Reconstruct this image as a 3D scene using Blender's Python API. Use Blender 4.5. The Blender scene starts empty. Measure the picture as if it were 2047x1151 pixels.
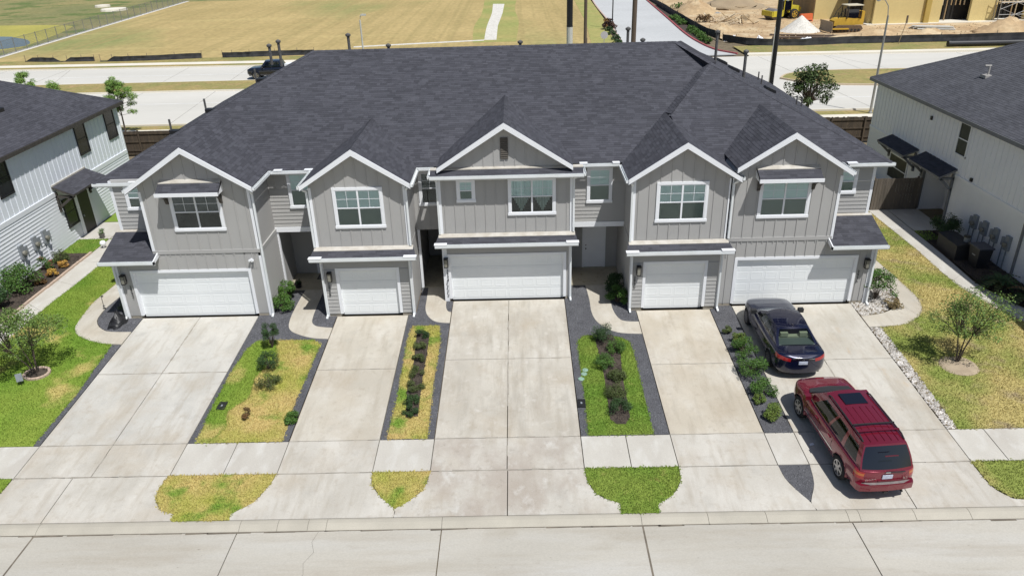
import bpy, math, random
import numpy as np
from mathutils import Matrix, Vector
random.seed(7); rng = np.random.default_rng(11)
SC = bpy.context.scene; COL = SC.collection
# ---------------------------------------------------------------- camera
cam = bpy.data.cameras.new('camera'); cam_o = bpy.data.objects.new('camera', cam); COL.objects.link(cam_o)
cam.sensor_width = 36.0; cam.lens = 1504.2 / 2047 * 36.0; cam.clip_end = 2000; cam.clip_start = .5
def cam_axes(p, yw, r):
    f = Vector((0, math.cos(p), -math.sin(p))); u = Vector((0, math.sin(p), math.cos(p))); rt = Vector((1, 0, 0))
    Z = Matrix.Rotation(yw, 3, 'Z'); f, u, rt = Z @ f, Z @ u, Z @ rt
    c, s = math.cos(r), math.sin(r)
    return c * rt + s * u, -s * rt + c * u, f
_rt, _up, _fw = cam_axes(math.radians(26.141), math.radians(.849), math.radians(-1.607))
mw = Matrix.Identity(4)
for i in range(3): mw[i][0], mw[i][1], mw[i][2] = _rt[i], _up[i], -_fw[i]
mw[0][3], mw[1][3], mw[2][3] = 0.0, -28.694, 15.147
cam_o.matrix_world = mw; SC.camera = cam_o
# ---------------------------------------------------------------- sky, sun, exposure
SUN = Vector((-.32, .42, -1.0)).normalized()          # direction the light travels
elev = math.asin(-SUN.z); azim = math.atan2(-SUN.x, -SUN.y)   # compass angle from +Y, clockwise
world = bpy.data.worlds.new('World'); SC.world = world; world.use_nodes = True
nt = world.node_tree; nt.nodes.clear()
sky = nt.nodes.new('ShaderNodeTexSky'); sky.sky_type = 'NISHITA'; sky.sun_disc = False
sky.sun_elevation = elev; sky.sun_rotation = azim; sky.altitude = 30; sky.dust_density = 1.0
bg = nt.nodes.new('ShaderNodeBackground'); bg.inputs['Strength'].default_value = .074
out = nt.nodes.new('ShaderNodeOutputWorld'); nt.links.new(sky.outputs[0], bg.inputs[0]); nt.links.new(bg.outputs[0], out.inputs[0])
sl = bpy.data.lights.new('sun', 'SUN'); sl.energy = 4.6; sl.angle = math.radians(.55); sl.color = (1, .99, .965)
so = bpy.data.objects.new('sun', sl); COL.objects.link(so); so.rotation_euler = SUN.to_track_quat('-Z', 'Y').to_euler(); so.location = (20, -20, 40)
SC.view_settings.view_transform = 'Standard'; SC.view_settings.look = 'None'; SC.view_settings.exposure = 0.0; SC.view_settings.gamma = 1.0
SC.view_settings.use_curve_mapping = False
# ---------------------------------------------------------------- materials
MATS = {}
def M(name, c1, c2=None, scale=.6, detail=5, rough=.8, metal=0.0, isl=0.0, isl_sat=0.0, bump=0.0, bscale=60, stretch=(1, 1, 1), spec=.4,
      c3=None, s3=6.0, t3=(.55, .7), fine=0.0, fscale=90, coat=0.0, ramp=(.35, .65), emis=None, trans=0.0, obj=False, layers=()):
    """Principled material: c1..c2 blended by a noise over world position, patches of c3, per-piece and fine-grain variation."""
    if name in MATS: return MATS[name]
    m = bpy.data.materials.new(name); m.use_nodes = True; t = m.node_tree; N, L = t.nodes, t.links
    b = N['Principled BSDF']; b.inputs['Roughness'].default_value = rough; b.inputs['Metallic'].default_value = metal
    b.inputs['Specular IOR Level'].default_value = spec
    if coat: b.inputs['Coat Weight'].default_value = coat; b.inputs['Coat Roughness'].default_value = .04
    if obj: pos = N.new('ShaderNodeTexCoord').outputs['Object']
    else: pos = N.new('ShaderNodeNewGeometry').outputs['Position']
    mp = N.new('ShaderNodeMapping'); mp.inputs['Scale'].default_value = stretch; L.new(pos, mp.inputs[0]); pos = mp.outputs[0]
    def noise(sc, de=4):
        n = N.new('ShaderNodeTexNoise'); n.inputs['Scale'].default_value = sc; n.inputs['Detail'].default_value = de; L.new(pos, n.inputs[0]); return n.outputs[0]
    def maprange(v, a, bb, lo=0.0, hi=1.0):
        r = N.new('ShaderNodeMapRange'); r.inputs[1].default_value = a; r.inputs[2].default_value = bb; r.inputs[3].default_value = lo; r.inputs[4].default_value = hi
        L.new(v, r.inputs[0]); return r.outputs[0]
    def mix(f, a, bcol):
        x = N.new('ShaderNodeMix'); x.data_type = 'RGBA'; L.new(f, x.inputs[0])
        for k, v in ((6, a), (7, bcol)):
            if isinstance(v, tuple): x.inputs[k].default_value = (*v, 1)
            else: L.new(v, x.inputs[k])
        return x.outputs[2]
    c2 = c2 or tuple(v * .82 for v in c1)
    col = mix(maprange(noise(scale, detail), *ramp), c1, c2)
    if c3: col = mix(maprange(noise(s3 if s3 != 6.0 else scale * 2.7, 6), *t3), col, c3)
    for (lsc, lst, lo, hi, lcol, amt) in layers:      # stains: (scale, stretch, from, to, colour, strength)
        q = N.new('ShaderNodeMapping'); q.inputs['Scale'].default_value = lst; L.new(pos, q.inputs[0]); q.inputs['Location'].default_value = (lsc*3.7, lsc*1.3, 0)
        n = N.new('ShaderNodeTexNoise'); n.inputs['Scale'].default_value = lsc; n.inputs['Detail'].default_value = 7; n.inputs['Roughness'].default_value = .62; L.new(q.outputs[0], n.inputs[0])
        col = mix(maprange(n.outputs[0], lo, hi, 0, amt), col, lcol)
    def gain(col, v):
        h = N.new('ShaderNodeHueSaturation'); L.new(v, h.inputs['Value']); L.new(col, h.inputs['Color']); return h.outputs[0]
    if fine: col = gain(col, maprange(noise(fscale, 2), .3, .7, 1 - fine, 1 + fine))
    if isl:
        g = N.new('ShaderNodeNewGeometry'); col = gain(col, maprange(g.outputs['Random Per Island'], 0, 1, 1 - isl, 1 + isl))
        if isl_sat:
            h = N.new('ShaderNodeHueSaturation'); L.new(col, h.inputs['Color']); L.new(maprange(g.outputs['Random Per Island'], 0, 1, .5 - isl_sat, .5 + isl_sat), h.inputs['Hue']); col = h.outputs[0]
    L.new(col, b.inputs['Base Color'])
    if bump:
        bp = N.new('ShaderNodeBump'); bp.inputs['Strength'].default_value = bump; bp.inputs['Distance'].default_value = .02
        L.new(noise(bscale, 3), bp.inputs['Height']); L.new(bp.outputs[0], b.inputs['Normal'])
    if emis: b.inputs['Emission Color'].default_value = (*emis[:3], 1); b.inputs['Emission Strength'].default_value = emis[3]
    MATS[name] = m; return m
def glass(name, tint=(.8, .85, .82), clear=.75, rough=.03, refl=(.9, .95, 1)):
    if name in MATS: return MATS[name]
    m = bpy.data.materials.new(name); m.use_nodes = True; t = m.node_tree; N, L = t.nodes, t.links
    N.remove(N['Principled BSDF']); o = N['Material Output']
    tr = N.new('ShaderNodeBsdfTransparent'); tr.inputs[0].default_value = (*[v * clear for v in tint], 1)
    gl = N.new('ShaderNodeBsdfGlossy'); gl.inputs['Roughness'].default_value = rough; gl.inputs[0].default_value = (*refl, 1)
    fr = N.new('ShaderNodeFresnel'); fr.inputs[0].default_value = 1.5
    mx = N.new('ShaderNodeMixShader'); L.new(fr.outputs[0], mx.inputs[0]); L.new(tr.outputs[0], mx.inputs[1]); L.new(gl.outputs[0], mx.inputs[2]); L.new(mx.outputs[0], o.inputs[0])
    MATS[name] = m; return m
# ---------------------------------------------------------------- mesh helpers
class MB:
    def __init__(s): s.v = []; s.f = []
    def add(s, vs, fs):
        n = len(s.v); s.v += [tuple(p) for p in vs]; s.f += [tuple(i + n for i in f) for f in fs]; return s
    def box(s, x0, x1, y0, y1, z0, z1):
        return s.add([(x0,y0,z0),(x1,y0,z0),(x1,y1,z0),(x0,y1,z0),(x0,y0,z1),(x1,y0,z1),(x1,y1,z1),(x0,y1,z1)],
                     [(0,3,2,1),(4,5,6,7),(0,1,5,4),(1,2,6,5),(2,3,7,6),(3,0,4,7)])
    def quad(s, a, b, c, d): return s.add([a, b, c, d], [(0, 1, 2, 3)])
    def poly(s, pts): return s.add(pts, [tuple(range(len(pts)))])
    def prism(s, pts, off):
        """closed prism: planar polygon pts (3D) extruded by vector off"""
        n = len(pts); o = Vector(off); A = [Vector(p) for p in pts]
        return s.add(A + [p + o for p in A], [tuple(range(n))[::-1], tuple(range(n, 2*n))] + [(i, (i+1) % n, n + (i+1) % n, n + i) for i in range(n)])
    def bar(s, p, q, w, h=None, up=(0, 0, 1)):
        h = h or w; p, q = Vector(p), Vector(q); d = (q - p).normalized(); u = Vector(up)
        if abs(d.dot(u)) > .98: u = Vector((0, 1, 0))
        sd = d.cross(u).normalized(); u = sd.cross(d).normalized(); vs = []
        for b in (p, q):
            for a, c in ((-1,-1),(1,-1),(1,1),(-1,1)): vs.append(b + sd * (a*w/2) + u * (c*h/2))
        return s.add(vs, [(0,1,2,3),(7,6,5,4),(0,4,5,1),(1,5,6,2),(2,6,7,3),(3,7,4,0)])
    def tube(s, pts, r, n=8, r2=None):
        P = [Vector(p) for p in pts]; m = len(P); vs = []; fs = []
        for i, p in enumerate(P):
            d = (P[min(i+1, m-1)] - P[max(i-1, 0)]).normalized(); u = Vector((0,0,1)) if abs(d.z) < .9 else Vector((1,0,0))
            a = d.cross(u).normalized(); b = a.cross(d); rr = r if r2 is None else r + (r2 - r) * i / max(1, m-1)
            vs += [p + a * (rr*math.cos(2*math.pi*k/n)) + b * (rr*math.sin(2*math.pi*k/n)) for k in range(n)]
        for i in range(m-1):
            for k in range(n): fs.append((i*n+k, i*n+(k+1) % n, (i+1)*n+(k+1) % n, (i+1)*n+k))
        fs += [tuple(range(n))[::-1], tuple(range((m-1)*n, m*n))]
        return s.add(vs, fs)
    def lathe(s, prof, c=(0,0,0), n=14, axis='z'):
        vs = []; fs = []; m = len(prof)
        for r, h in prof:
            for k in range(n):
                a = 2*math.pi*k/n; x, y = r*math.cos(a), r*math.sin(a)
                vs.append((c[0]+x, c[1]+y, c[2]+h) if axis == 'z' else ((c[0]+x, c[1]+h, c[2]+y) if axis == 'y' else (c[0]+h, c[1]+x, c[2]+y)))
        for i in range(m-1):
            for k in range(n): fs.append((i*n+k, i*n+(k+1) % n, (i+1)*n+(k+1) % n, (i+1)*n+k))
        fs += [tuple(range(n))[::-1], tuple(range((m-1)*n, m*n))]
        return s.add(vs, fs)
    def build(s, name, mat, parent=None, smooth=False, off=None): return link(name, mesh(name, s.v, s.f, mat, smooth, off if off is not None else offset(parent)), parent)
def mesh(name, v, f, mat, smooth=False, off=None):
    me = bpy.data.meshes.new(name)
    if off is not None and (off[0] or off[1] or off[2]): v = [(p[0]-off[0], p[1]-off[1], p[2]-off[2]) for p in v]
    me.from_pydata([tuple(p) for p in v], [], f)
    if mat: me.materials.append(mat)
    if smooth: me.shade_smooth()
    return me
def np_mesh(name, V, F, mat):
    """V (n,3) float array, F (m,k) int array of k-gons - fast path for tens of thousands of pieces"""
    me = bpy.data.meshes.new(name); V = np.asarray(V, np.float32); F = np.asarray(F, np.int32); k = F.shape[1]
    me.vertices.add(len(V)); me.vertices.foreach_set('co', V.ravel())
    me.loops.add(F.size); me.loops.foreach_set('vertex_index', F.ravel())
    me.polygons.add(len(F)); me.polygons.foreach_set('loop_start', np.arange(0, F.size, k, dtype=np.int32)); me.polygons.foreach_set('loop_total', np.full(len(F), k, np.int32))
    me.update(calc_edges=True); me.shade_flat(); me.materials.append(mat); return me
def link(name, me, parent=None):
    o = bpy.data.objects.new(name, me); COL.objects.link(o); o.parent = parent; return o
OFF = {}
def offset(parent):
    while parent is not None:
        if parent.name in OFF: return OFF[parent.name]
        parent = parent.parent
    return None
def tag(o, label=None, cat=None, group=None, kind=None):
    for k, v in (('label', label), ('category', cat), ('group', group), ('kind', kind)):
        if v: o[k] = v
    return o
def thing(name, label, cat, loc=(0, 0, 0), rot=(0, 0, 0), group=None, world=False):
    """Empty at a thing's base. world=True: its parts are given in world coordinates."""
    o = bpy.data.objects.new(name, None); COL.objects.link(o); o.location = loc; o.rotation_euler = rot; o.empty_display_size = .2
    if world: OFF[o.name] = tuple(loc)
    return tag(o, label, cat, group)
def copy_tree(o, parent=None):
    c = o.copy(); COL.objects.link(c); c.parent = parent
    for ch in list(o.children): copy_tree(ch, c)
    return c
SLOPE = .0597
def zg(y): return SLOPE * y if y < 0 else 0.0
def clip_y(poly, y0, keep_low):
    out = []; n = len(poly)
    for i in range(n):
        a, b = poly[i], poly[(i+1) % n]; ia = (a[1] <= y0) == keep_low; ib = (b[1] <= y0) == keep_low
        if ia: out.append(a)
        if ia != ib:
            t = (y0 - a[1]) / (b[1] - a[1]); out.append((a[0] + t*(b[0]-a[0]), y0))
    return out
def smooth_line(pts, n=5):
    """Catmull-Rom through plan points"""
    P = [pts[0]] + list(pts) + [pts[-1]]; o = []
    for i in range(1, len(P)-2):
        p0, p1, p2, p3 = [np.array(P[i+k], float) for k in (-1, 0, 1, 2)]
        for k in range(n):
            t = k/n; o.append(tuple(.5*((2*p1) + (-p0+p2)*t + (2*p0-5*p1+4*p2-p3)*t*t + (-p0+3*p1-3*p2+p3)*t**3)))
    return o + [tuple(pts[-1])]
def slab_mb(poly, h=0.0, d=.12, mb=None):
    """ground slab following the slope of the lot; top at grade+h"""
    mb = mb or MB(); ys = [p[1] for p in poly]
    parts = [poly] if (max(ys) <= 1e-6 or min(ys) >= -1e-6) else [clip_y(poly, 0.0, True), clip_y(poly, 0.0, False)]
    for q in parts:
        if len(q) < 3: continue
        a = sum(q[i][0]*q[(i+1) % len(q)][1] - q[(i+1) % len(q)][0]*q[i][1] for i in range(len(q)))
        if a < 0: q = q[::-1]
        mb.prism([(x, y, zg(y) + h - d) for x, y in q], (0, 0, d))
    return mb
def rect(x0, x1, y0, y1): return [(x0, y0), (x1, y0), (x1, y1), (x0, y1)]
def in_poly(px, py, poly):
    ins = np.zeros(len(px), bool); n = len(poly); j = n-1
    for i in range(n):
        xi, yi = poly[i]; xj, yj = poly[j]
        c = ((yi > py) != (yj > py)) & (px < (xj-xi)*(py-yi)/((yj-yi) if yj != yi else 1e-9) + xi); ins ^= c; j = i
    return ins
def scatter(poly, dens, holes=()):
    xs = [p[0] for p in poly]; ys = [p[1] for p in poly]; n = int((max(xs)-min(xs))*(max(ys)-min(ys))*dens)
    px = rng.uniform(min(xs), max(xs), n); py = rng.uniform(min(ys), max(ys), n); k = in_poly(px, py, poly)
    for h in holes: k &= ~in_poly(px, py, h)
    return px[k], py[k]
# ================================================================ SETTING: ground, paving, lawns
_L = [(.8,(1,.5,1),.48,.7,(.58,.55,.49),.7), (1.5,(2.2,.35,1),.5,.72,(.33,.285,.22),.5), (.6,(1,1,1),.5,.72,(.40,.335,.25),.5), (4,(1,1,1),.56,.72,(.33,.28,.215),.4), (13,(1,1,1),.67,.73,(.17,.15,.12),.6)]
def conc(name, a, b, extra=()): return M(name, a, b, scale=.5, c3=tuple(v*.8 for v in a), t3=(.55,.8), rough=.85, fine=.06, fscale=40, bump=.12, bscale=220, layers=_L + list(extra))
CONC = conc('driveway_concrete', (.52,.48,.405), (.445,.405,.335))
CONC_D = {1: conc('driveway_concrete_grey', (.52,.50,.455), (.45,.43,.385)), 2: CONC, 4: conc('driveway_concrete_tan', (.525,.475,.39), (.45,.40,.32)),
  3: conc('driveway_concrete_stained', (.51,.475,.41), (.425,.39,.33), [(1.3,(2.4,.25,1),.52,.72,(.33,.30,.25),.55), (.7,(1.3,.7,1),.52,.7,(.37,.33,.275),.6), (2.4,(1,1,1),.58,.72,(.60,.57,.52),.5)]),
  5: conc('driveway_concrete_rusty', (.51,.48,.42), (.44,.41,.35), [(1.3,(2.4,.25,1),.55,.75,(.34,.31,.26),.45), (1.1,(1,.6,1),.6,.76,(.47,.31,.15),.7)])}
CONC_W = {k: conc('apron_concrete_%d' % k, (.515,.485,.43), (.44,.41,.355), [(.55,(1.2,.8,1),.42,.6,(.36,.31,.26),.75), (1.6,(1.2,.8,1),.56,.7,(.55,.53,.485),.7), (4.5,(1,1,1),.58,.7,(.27,.24,.20),.45)] if k == 3 else [(1.3,(1.8,.5,1),.56,.75,(.42,.38,.32),.5)]) for k in (1,2,3,4,5)}
CONC2 = M('apron_concrete', (.52,.495,.44), (.45,.42,.37), scale=.7, c3=(.55,.53,.485), t3=(.52,.74), rough=.85, fine=.06, fscale=40, bump=.12, bscale=220, stretch=(1.3,.6,1))
CONC3 = M('street_concrete', (.475,.445,.385), (.415,.388,.335), scale=.3, c3=(.38,.345,.285), t3=(.6,.8), rough=.85, fine=.06, fscale=35, bump=.1, bscale=200, stretch=(.6,1.2,1), layers=[(.5,(.5,1.4,1),.5,.72,(.49,.475,.44),.7), (.9,(.35,1.6,1),.48,.7,(.35,.305,.24),.55), (3.5,(1,1,1),.58,.74,(.34,.30,.25),.35), (11,(1,1,1),.67,.73,(.17,.15,.12),.6)])
KERB = M('kerb_concrete', (.45,.415,.345), (.38,.35,.29), scale=.8, rough=.85, fine=.06, fscale=40)
FARCONC = M('far_road_concrete', (.60,.575,.52), (.53,.51,.46), scale=.08, rough=.85, stretch=(.3,2,1), fine=.03, fscale=3)
FARWALK = M('far_walk_concrete', (.72,.67,.57), (.66,.61,.51), scale=.3, rough=.85)
SOIL = M('soil', (.20,.16,.10), (.13,.10,.065), scale=1.5, rough=.95, fine=.2, fscale=30)
GRAVELBASE = M('slate_gravel_base', (.10,.10,.107), (.075,.075,.082), scale=2, rough=.95, fine=.3, fscale=60)
SLATE = M('slate_chip', (.135,.136,.147), (.095,.096,.105), scale=1.5, rough=.85, isl=.5)
WHITEROCK = M('white_rock', (.62,.59,.55), (.45,.42,.38), scale=2, rough=.85, isl=.3)
LAWN_L = M('lawn_west', (.135,.235,.022), (.215,.285,.04), scale=.42, detail=7, c3=(.44,.37,.125), s3=.55, t3=(.56,.68), rough=.9, fine=.12, fscale=16, isl=.15)
LAWN_R = M('lawn_east', (.42,.345,.13), (.22,.26,.055), scale=.36, detail=7, c3=(.33,.26,.15), s3=1.1, t3=(.56,.72), rough=.9, fine=.12, fscale=16, isl=.15, ramp=(.44,.6))
LAWN_G = M('lawn_green', (.125,.22,.024), (.19,.255,.04), scale=.8, detail=6, c3=(.30,.29,.08), s3=2.5, t3=(.62,.75), rough=.9, fine=.12, fscale=16, isl=.15)
LAWN_Y = M('lawn_yellow', (.33,.33,.065), (.48,.37,.14), scale=.7, detail=7, c3=(.16,.26,.032), s3=1.1, t3=(.52,.66), rough=.9, fine=.12, fscale=16, isl=.15)
MULCH = M('mulch', (.075,.058,.045), (.045,.035,.028), scale=4, rough=.95, fine=.3, fscale=40, isl=.4)
FIELD = M('field_grass', (.445,.335,.145), (.37,.28,.115), scale=.09, detail=8, c3=(.235,.245,.085), s3=.035, t3=(.53,.68), rough=.95, fine=.12, fscale=1.5, stretch=(1,.55,1), layers=[(.45,(1,.02,1),.49,.58,(.32,.25,.10),.6), (.5,(.06,1.0,1),.54,.7,(.50,.40,.17),.5)])
VERGE = M('verge_grass', (.33,.255,.10), (.22,.215,.07), scale=.25, detail=7, c3=(.36,.25,.12), s3=.7, t3=(.55,.7), rough=.95, fine=.2, fscale=4)
DIRT = M('site_dirt', (.50,.37,.215), (.38,.26,.145), scale=.16, detail=9, c3=(.55,.43,.27), s3=.4, t3=(.5,.65), rough=.95, fine=.15, fscale=2)
BANK = M('pond_bank', (.19,.19,.075), (.27,.23,.095), scale=.06, detail=8, c3=(.11,.15,.04), s3=.15, t3=(.5,.62), rough=.95, fine=.2, fscale=1.5)
ALGAE = M('pond_algae', (.42,.37,.085), (.34,.31,.07), scale=.1, detail=6, rough=.7, fine=.1, fscale=2)
def structure(name): return tag(thing(name, None, None), kind='structure')
# --- ground sheet to the horizon, following the fall of the lots to the street
g = MB(); prof = [(-400,-1.3),(-60,-.98),(-12.4,-.86),(-11.6,-.80),(0,-.10),(60,-.10),(900,-.10)]; xs = [-900,-60,0,60,900]
for y, z in prof: g.v += [(x, y, z) for x in xs]
for j in range(len(prof)-1):
    for i in range(4): g.f.append((j*5+i, j*5+i+1, j*5+i+6, j*5+i+5))
tag(g.build('ground', SOIL), kind='structure')
GAP = .014
JGRIME = M('joint_grime', (.27,.245,.205), (.36,.33,.28), scale=2.5, rough=.95)
def slabs(root, cells, mat=CONC, h=0.0, d=.12):
    for c in cells:
        c = rect(c[0]+GAP, c[1]-GAP, c[2]+GAP, c[3]-GAP) if isinstance(c[0], (int, float)) else c
        slab_mb(c, h, d).build('slab', mat, root)
YW0, YW1 = -8.21, -9.75      # sidewalk back / front
drv = {1: ([-16.45,-13.95,-11.41], -.03, -4.13), 2: ([-7.96,-4.9], -.22, -4.13), 3: ([-3.05,-.6,1.86], .96, -3.62), 4: ([4.85,7.98], -.26, -4.2), 5: ([8.97,11.46,14.05], -.03, -4.1)}
aprons = {
 1: ([(-17.2,-11.65),(-16.7,-11.1),(-16.49,-10.41),(-16.46,-9.77)], [(-11.43,-9.77),(-11.51,-10.31),(-11.43,-10.75),(-11.09,-11.21),(-10.63,-11.39),(-10.6,-11.65)], [-14.52]),
 2: ([(-8.87,-11.65),(-8.89,-11.4),(-8.35,-10.96),(-8.02,-10.1),(-7.98,-9.77)], [(-4.88,-9.77),(-4.84,-10.25),(-4.46,-10.84),(-3.97,-11.32),(-3.97,-11.65)], []),
 3: ([(-3.95,-11.65),(-3.95,-11.32),(-3.64,-11.07),(-3.18,-10.51),(-3.04,-9.77)], [(1.87,-9.77),(1.9,-10.27),(2.14,-10.86),(2.57,-11.15),(2.81,-11.26),(2.79,-11.65)], [-.58]),
 4: ([(3.92,-11.65),(3.93,-11.32),(4.4,-10.99),(4.77,-10.42),(4.85,-9.77)], [(7.98,-9.77),(8.02,-10.35),(8.22,-10.87),(8.46,-11.33),(8.52,-11.65)], []),
 5: ([(8.55,-11.65),(8.49,-11.33),(8.83,-10.6),(8.98,-9.77)], [(14.03,-9.77),(14.08,-10.8),(14.38,-11.26),(14.74,-11.39),(17.2,-11.65)], [11.46])}
for k, (xx, y0, ym) in drv.items():
    r = structure('driveway')
    for a, b in zip(xx, xx[1:]):
        slabs(r, [(a, b, ym, y0), (a, b, YW0, ym)], CONC_D[k]); slabs(r, [(a, b, YW1, YW0)], CONC_W[k])
    lf, rt, js = aprons[k]; lf = smooth_line(lf, 3); rt = smooth_line(rt, 3); edges = [lf] + [[(j, -11.65), (j, -9.77)] for j in js] + [rt[::-1]]
    for e0, e1 in zip(edges, edges[1:]):
        e0 = [(x + (GAP if e0 is not lf else 0), y) for x, y in e0]; e1 = [(x - (GAP if e1 is not edges[-1] else 0), y) for x, y in e1]
        slabs(r, [e0 + e1[::-1]], CONC_W[k])
    gm = MB()      # grime lodged along the joints of the drive
    def grime(x0, y0, x1, y1):
        l = math.hypot(x1-x0, y1-y0); t = 0.0; nx, ny = -(y1-y0)/l, (x1-x0)/l
        while t < l:
            e = min(l, t+random.uniform(.15, .7)); w0, w1 = random.choice((.012,.016,.02,.03,.045)), random.choice((.012,.018,.03)); o = random.uniform(-.012, .012)
            P_ = [(x0+(x1-x0)*q/l+nx*(o+sg*w), y0+(y1-y0)*q/l+ny*(o+sg*w)) for q, sg, w in ((t,-1,w0),(e,-1,w1),(e,1,w1),(t,1,w0))]
            if random.random() < .8: gm.add([(px_, py_, zg(py_)+.0025) for px_, py_ in P_], [(0,1,2,3)])
            t = e
    for yy in (ym, YW0, YW1): grime(xx[0], yy, xx[-1], yy)
    for x_ in xx[1:-1]: grime(x_, YW1, x_, y0)
    tag(gm.build('joint_grime', JGRIME, r), kind='stuff')
sw = structure('sidewalk')
for xx in ([-29.6,-28.1,-26.6,-25.1,-23.6,-22.1,-20.6,-19.1,-17.8,-16.45], [-11.41,-9.7,-7.96], [-4.9,-3.05], [1.86,3.36,4.85], [7.98,8.97], [14.05,15.25,16.75,18.25,19.75,21.25,22.75,24.25,25.75]):
    slabs(sw, [(a, b, YW1, YW0) for a, b in zip(xx, xx[1:])], CONC2)
# --- street and rolled kerb
kb = structure('kerb'); cut = [-38,-32,-26.3,-20.4,-14.49,-8.47,-7.35,-6.45,-5.9,-2.5,3.35,5.3,7.0,9.36,9.7,11.3,12.9,15.3,21.2,27,33,39]
prof = [(-11.67,-.705),(-11.74,-.694),(-11.84,-.70),(-11.97,-.745),(-12.03,-.775),(-12.06,-.78),(-12.06,-.9),(-11.67,-.9)]
for a, b in zip(cut, cut[1:]): MB().prism([(a+.006, y, z) for y, z in prof], (b-a-.012, 0, 0)).build('kerb_stone', KERB, kb)
rd = structure('street'); jx = [-44,-38.3,-32.3,-26.3,-20.4,-14.5,-8.5,-2.5,3.36,9.42,15.4,21.4,27.4,33.4,39]
for a, b in zip(jx, jx[1:]):
    for y0, y1 in ((-15.4,-12.085),(-18.8,-15.42)): MB().box(a+.016, b-.016, y0, y1, -.93, -.79 + .012*(-12-y1)).build('slab', CONC3, rd)
MB().box(-44, 39, -60, -18.82, -.95, -.735).build('slab', CONC3, rd)
CRACK = M('crack', (.10,.09,.075), rough=.95)
def ribbon(name, pts, w, z, mat, parent):
    mb = MB()
    for (x0, y0), (x1, y1) in zip(pts, pts[1:]):
        l = math.hypot(x1-x0, y1-y0); nx, ny = -(y1-y0)/l*w/2, (x1-x0)/l*w/2
        mb.quad((x0+nx,y0+ny,z(y0)), (x0-nx,y0-ny,z(y0)), (x1-nx,y1-ny,z(y1)), (x1+nx,y1+ny,z(y1)))
    return mb.build(name, mat, parent)
ribbon('crack', [(-6.1,-12.1),(-6.2,-12.5),(-6.05,-12.9),(-6.25,-13.3),(-6.15,-13.7),(-6.3,-14.4)], .007, lambda y: -.785, CRACK, rd)
DIRTLINE = M('gutter_dirt', (.13,.11,.085), (.20,.17,.13), scale=3, rough=.95)
gd = MB(); q = -40.0
while q < 38:
    l = random.uniform(.3, 1.4); w = random.choice((.02,.035,.05,.07)); gd.quad((q,-12.068-w,-.7855), (q+l,-12.068-w*random.uniform(.4,1),-.7855), (q+l,-12.062,-.7855), (q,-12.062,-.7855)); q += l*random.uniform(.9, 1.15)
tag(gd.build('gutter_dirt', DIRTLINE, rd), kind='stuff')
jd = MB()      # grime lodged in the slab joints
for xx, y0, y1 in [(-14.5,-15.4,-12.1),(3.36,-15.4,-12.1)]: jd.quad((xx-.03,y0,-.7852),(xx+.03,y0,-.7852),(xx+.025,y1,-.7852),(xx-.025,y1,-.7852))
tag(jd.build('joint_grime', DIRTLINE, rd), kind='stuff')
# --- garden walks beside the drives
def walk(outer, inner, cuts=(), mat=CONC, name='garden_walk', h=.02):
    r = structure(name); a = smooth_line(outer, 5); b = smooth_line(inner, 5)
    n = max(len(a), len(b))
    def res(l, n):
        d = [0.0]
        for p, q in zip(l, l[1:]): d.append(d[-1] + math.hypot(q[0]-p[0], q[1]-p[1]))
        return [(np.interp(t, d, [p[0] for p in l]), np.interp(t, d, [p[1] for p in l])) for t in np.linspace(0, d[-1], n)]
    a, b = res(a, 41), res(b, 41); cs = [0] + [int(c*40) for c in cuts] + [40]
    for i, j in zip(cs, cs[1:]):
        A, B = a[i:j+1], b[i:j+1]
        if i: A[0] = tuple(np.array(A[0])*.97 + np.array(A[1])*.03); B[0] = tuple(np.array(B[0])*.97 + np.array(B[1])*.03)
        slabs(r, [A + B[::-1]], mat, h)
    return a + b[::-1]
W1o = [(-19.3,9),(-19.31,3.6),(-19.44,1.8),(-19.33,.74),(-19.15,-.38),(-19.03,-.82),(-18.64,-1.32),(-17.98,-1.72),(-17.28,-1.97),(-16.47,-2.06)]
W1i = [(-18.3,9),(-18.42,3.4),(-18.5,1.8),(-18.57,.97),(-18.46,.05),(-18.27,-.41),(-17.92,-.81),(-17.44,-1.08),(-16.47,-1.14)]
W2o = [(-9.98,2.38),(-10.0,1.38),(-9.97,-.06),(-9.88,-.9),(-9.64,-1.35),(-9.15,-1.68),(-8.57,-1.91),(-7.98,-1.98)]
W2i = [(-9.1,2.38),(-9.08,1.34),(-9.01,-.16),(-8.94,-.67),(-8.74,-.95),(-8.42,-1.07),(-7.98,-1.14)]
W3o = [(-4.3,2.38),(-4.25,1.11),(-4.22,.31),(-4.07,-.3),(-3.76,-.76),(-3.39,-.92),(-3.07,-.95)]
W3i = [(-3.5,2.38),(-3.37,1.07),(-3.33,.4),(-3.22,.01),(-3.07,-.09)]
W4o = [(2.9,2.28),(2.95,.78),(2.94,-.24),(3.08,-1.03),(3.47,-1.63),(3.95,-1.97),(4.83,-2.08)]
W4i = [(3.86,2.28),(3.86,.73),(3.87,-.16),(4.03,-.85),(4.29,-1.1),(4.83,-1.15)]
W5o = [(17.0,9),(16.99,4.49),(17.05,2.53),(17.08,.53),(16.82,-.6),(16.33,-1.27),(15.46,-1.82),(14.07,-1.9)]
W5i = [(16.1,9),(16.2,4.37),(16.3,2.78),(16.3,.78),(16.01,-.21),(15.07,-.88),(14.07,-1.09)]
P1 = walk(W1o, W1i, (.5,.68,.86)); P2 = walk(W2o, W2i, (.55,)); P3 = walk(W3o, W3i, (.5,)); P4 = walk(W4o, W4i, (.4,.72)); P5 = walk(W5o, W5i, (.45,.62,.8))
LWo = [(-22.42,9.2),(-22.42,4),(-22.44,1.26),(-22.55,-.4),(-23.1,-2.2),(-24.6,-3.4),(-30,-3.8)]
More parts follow.
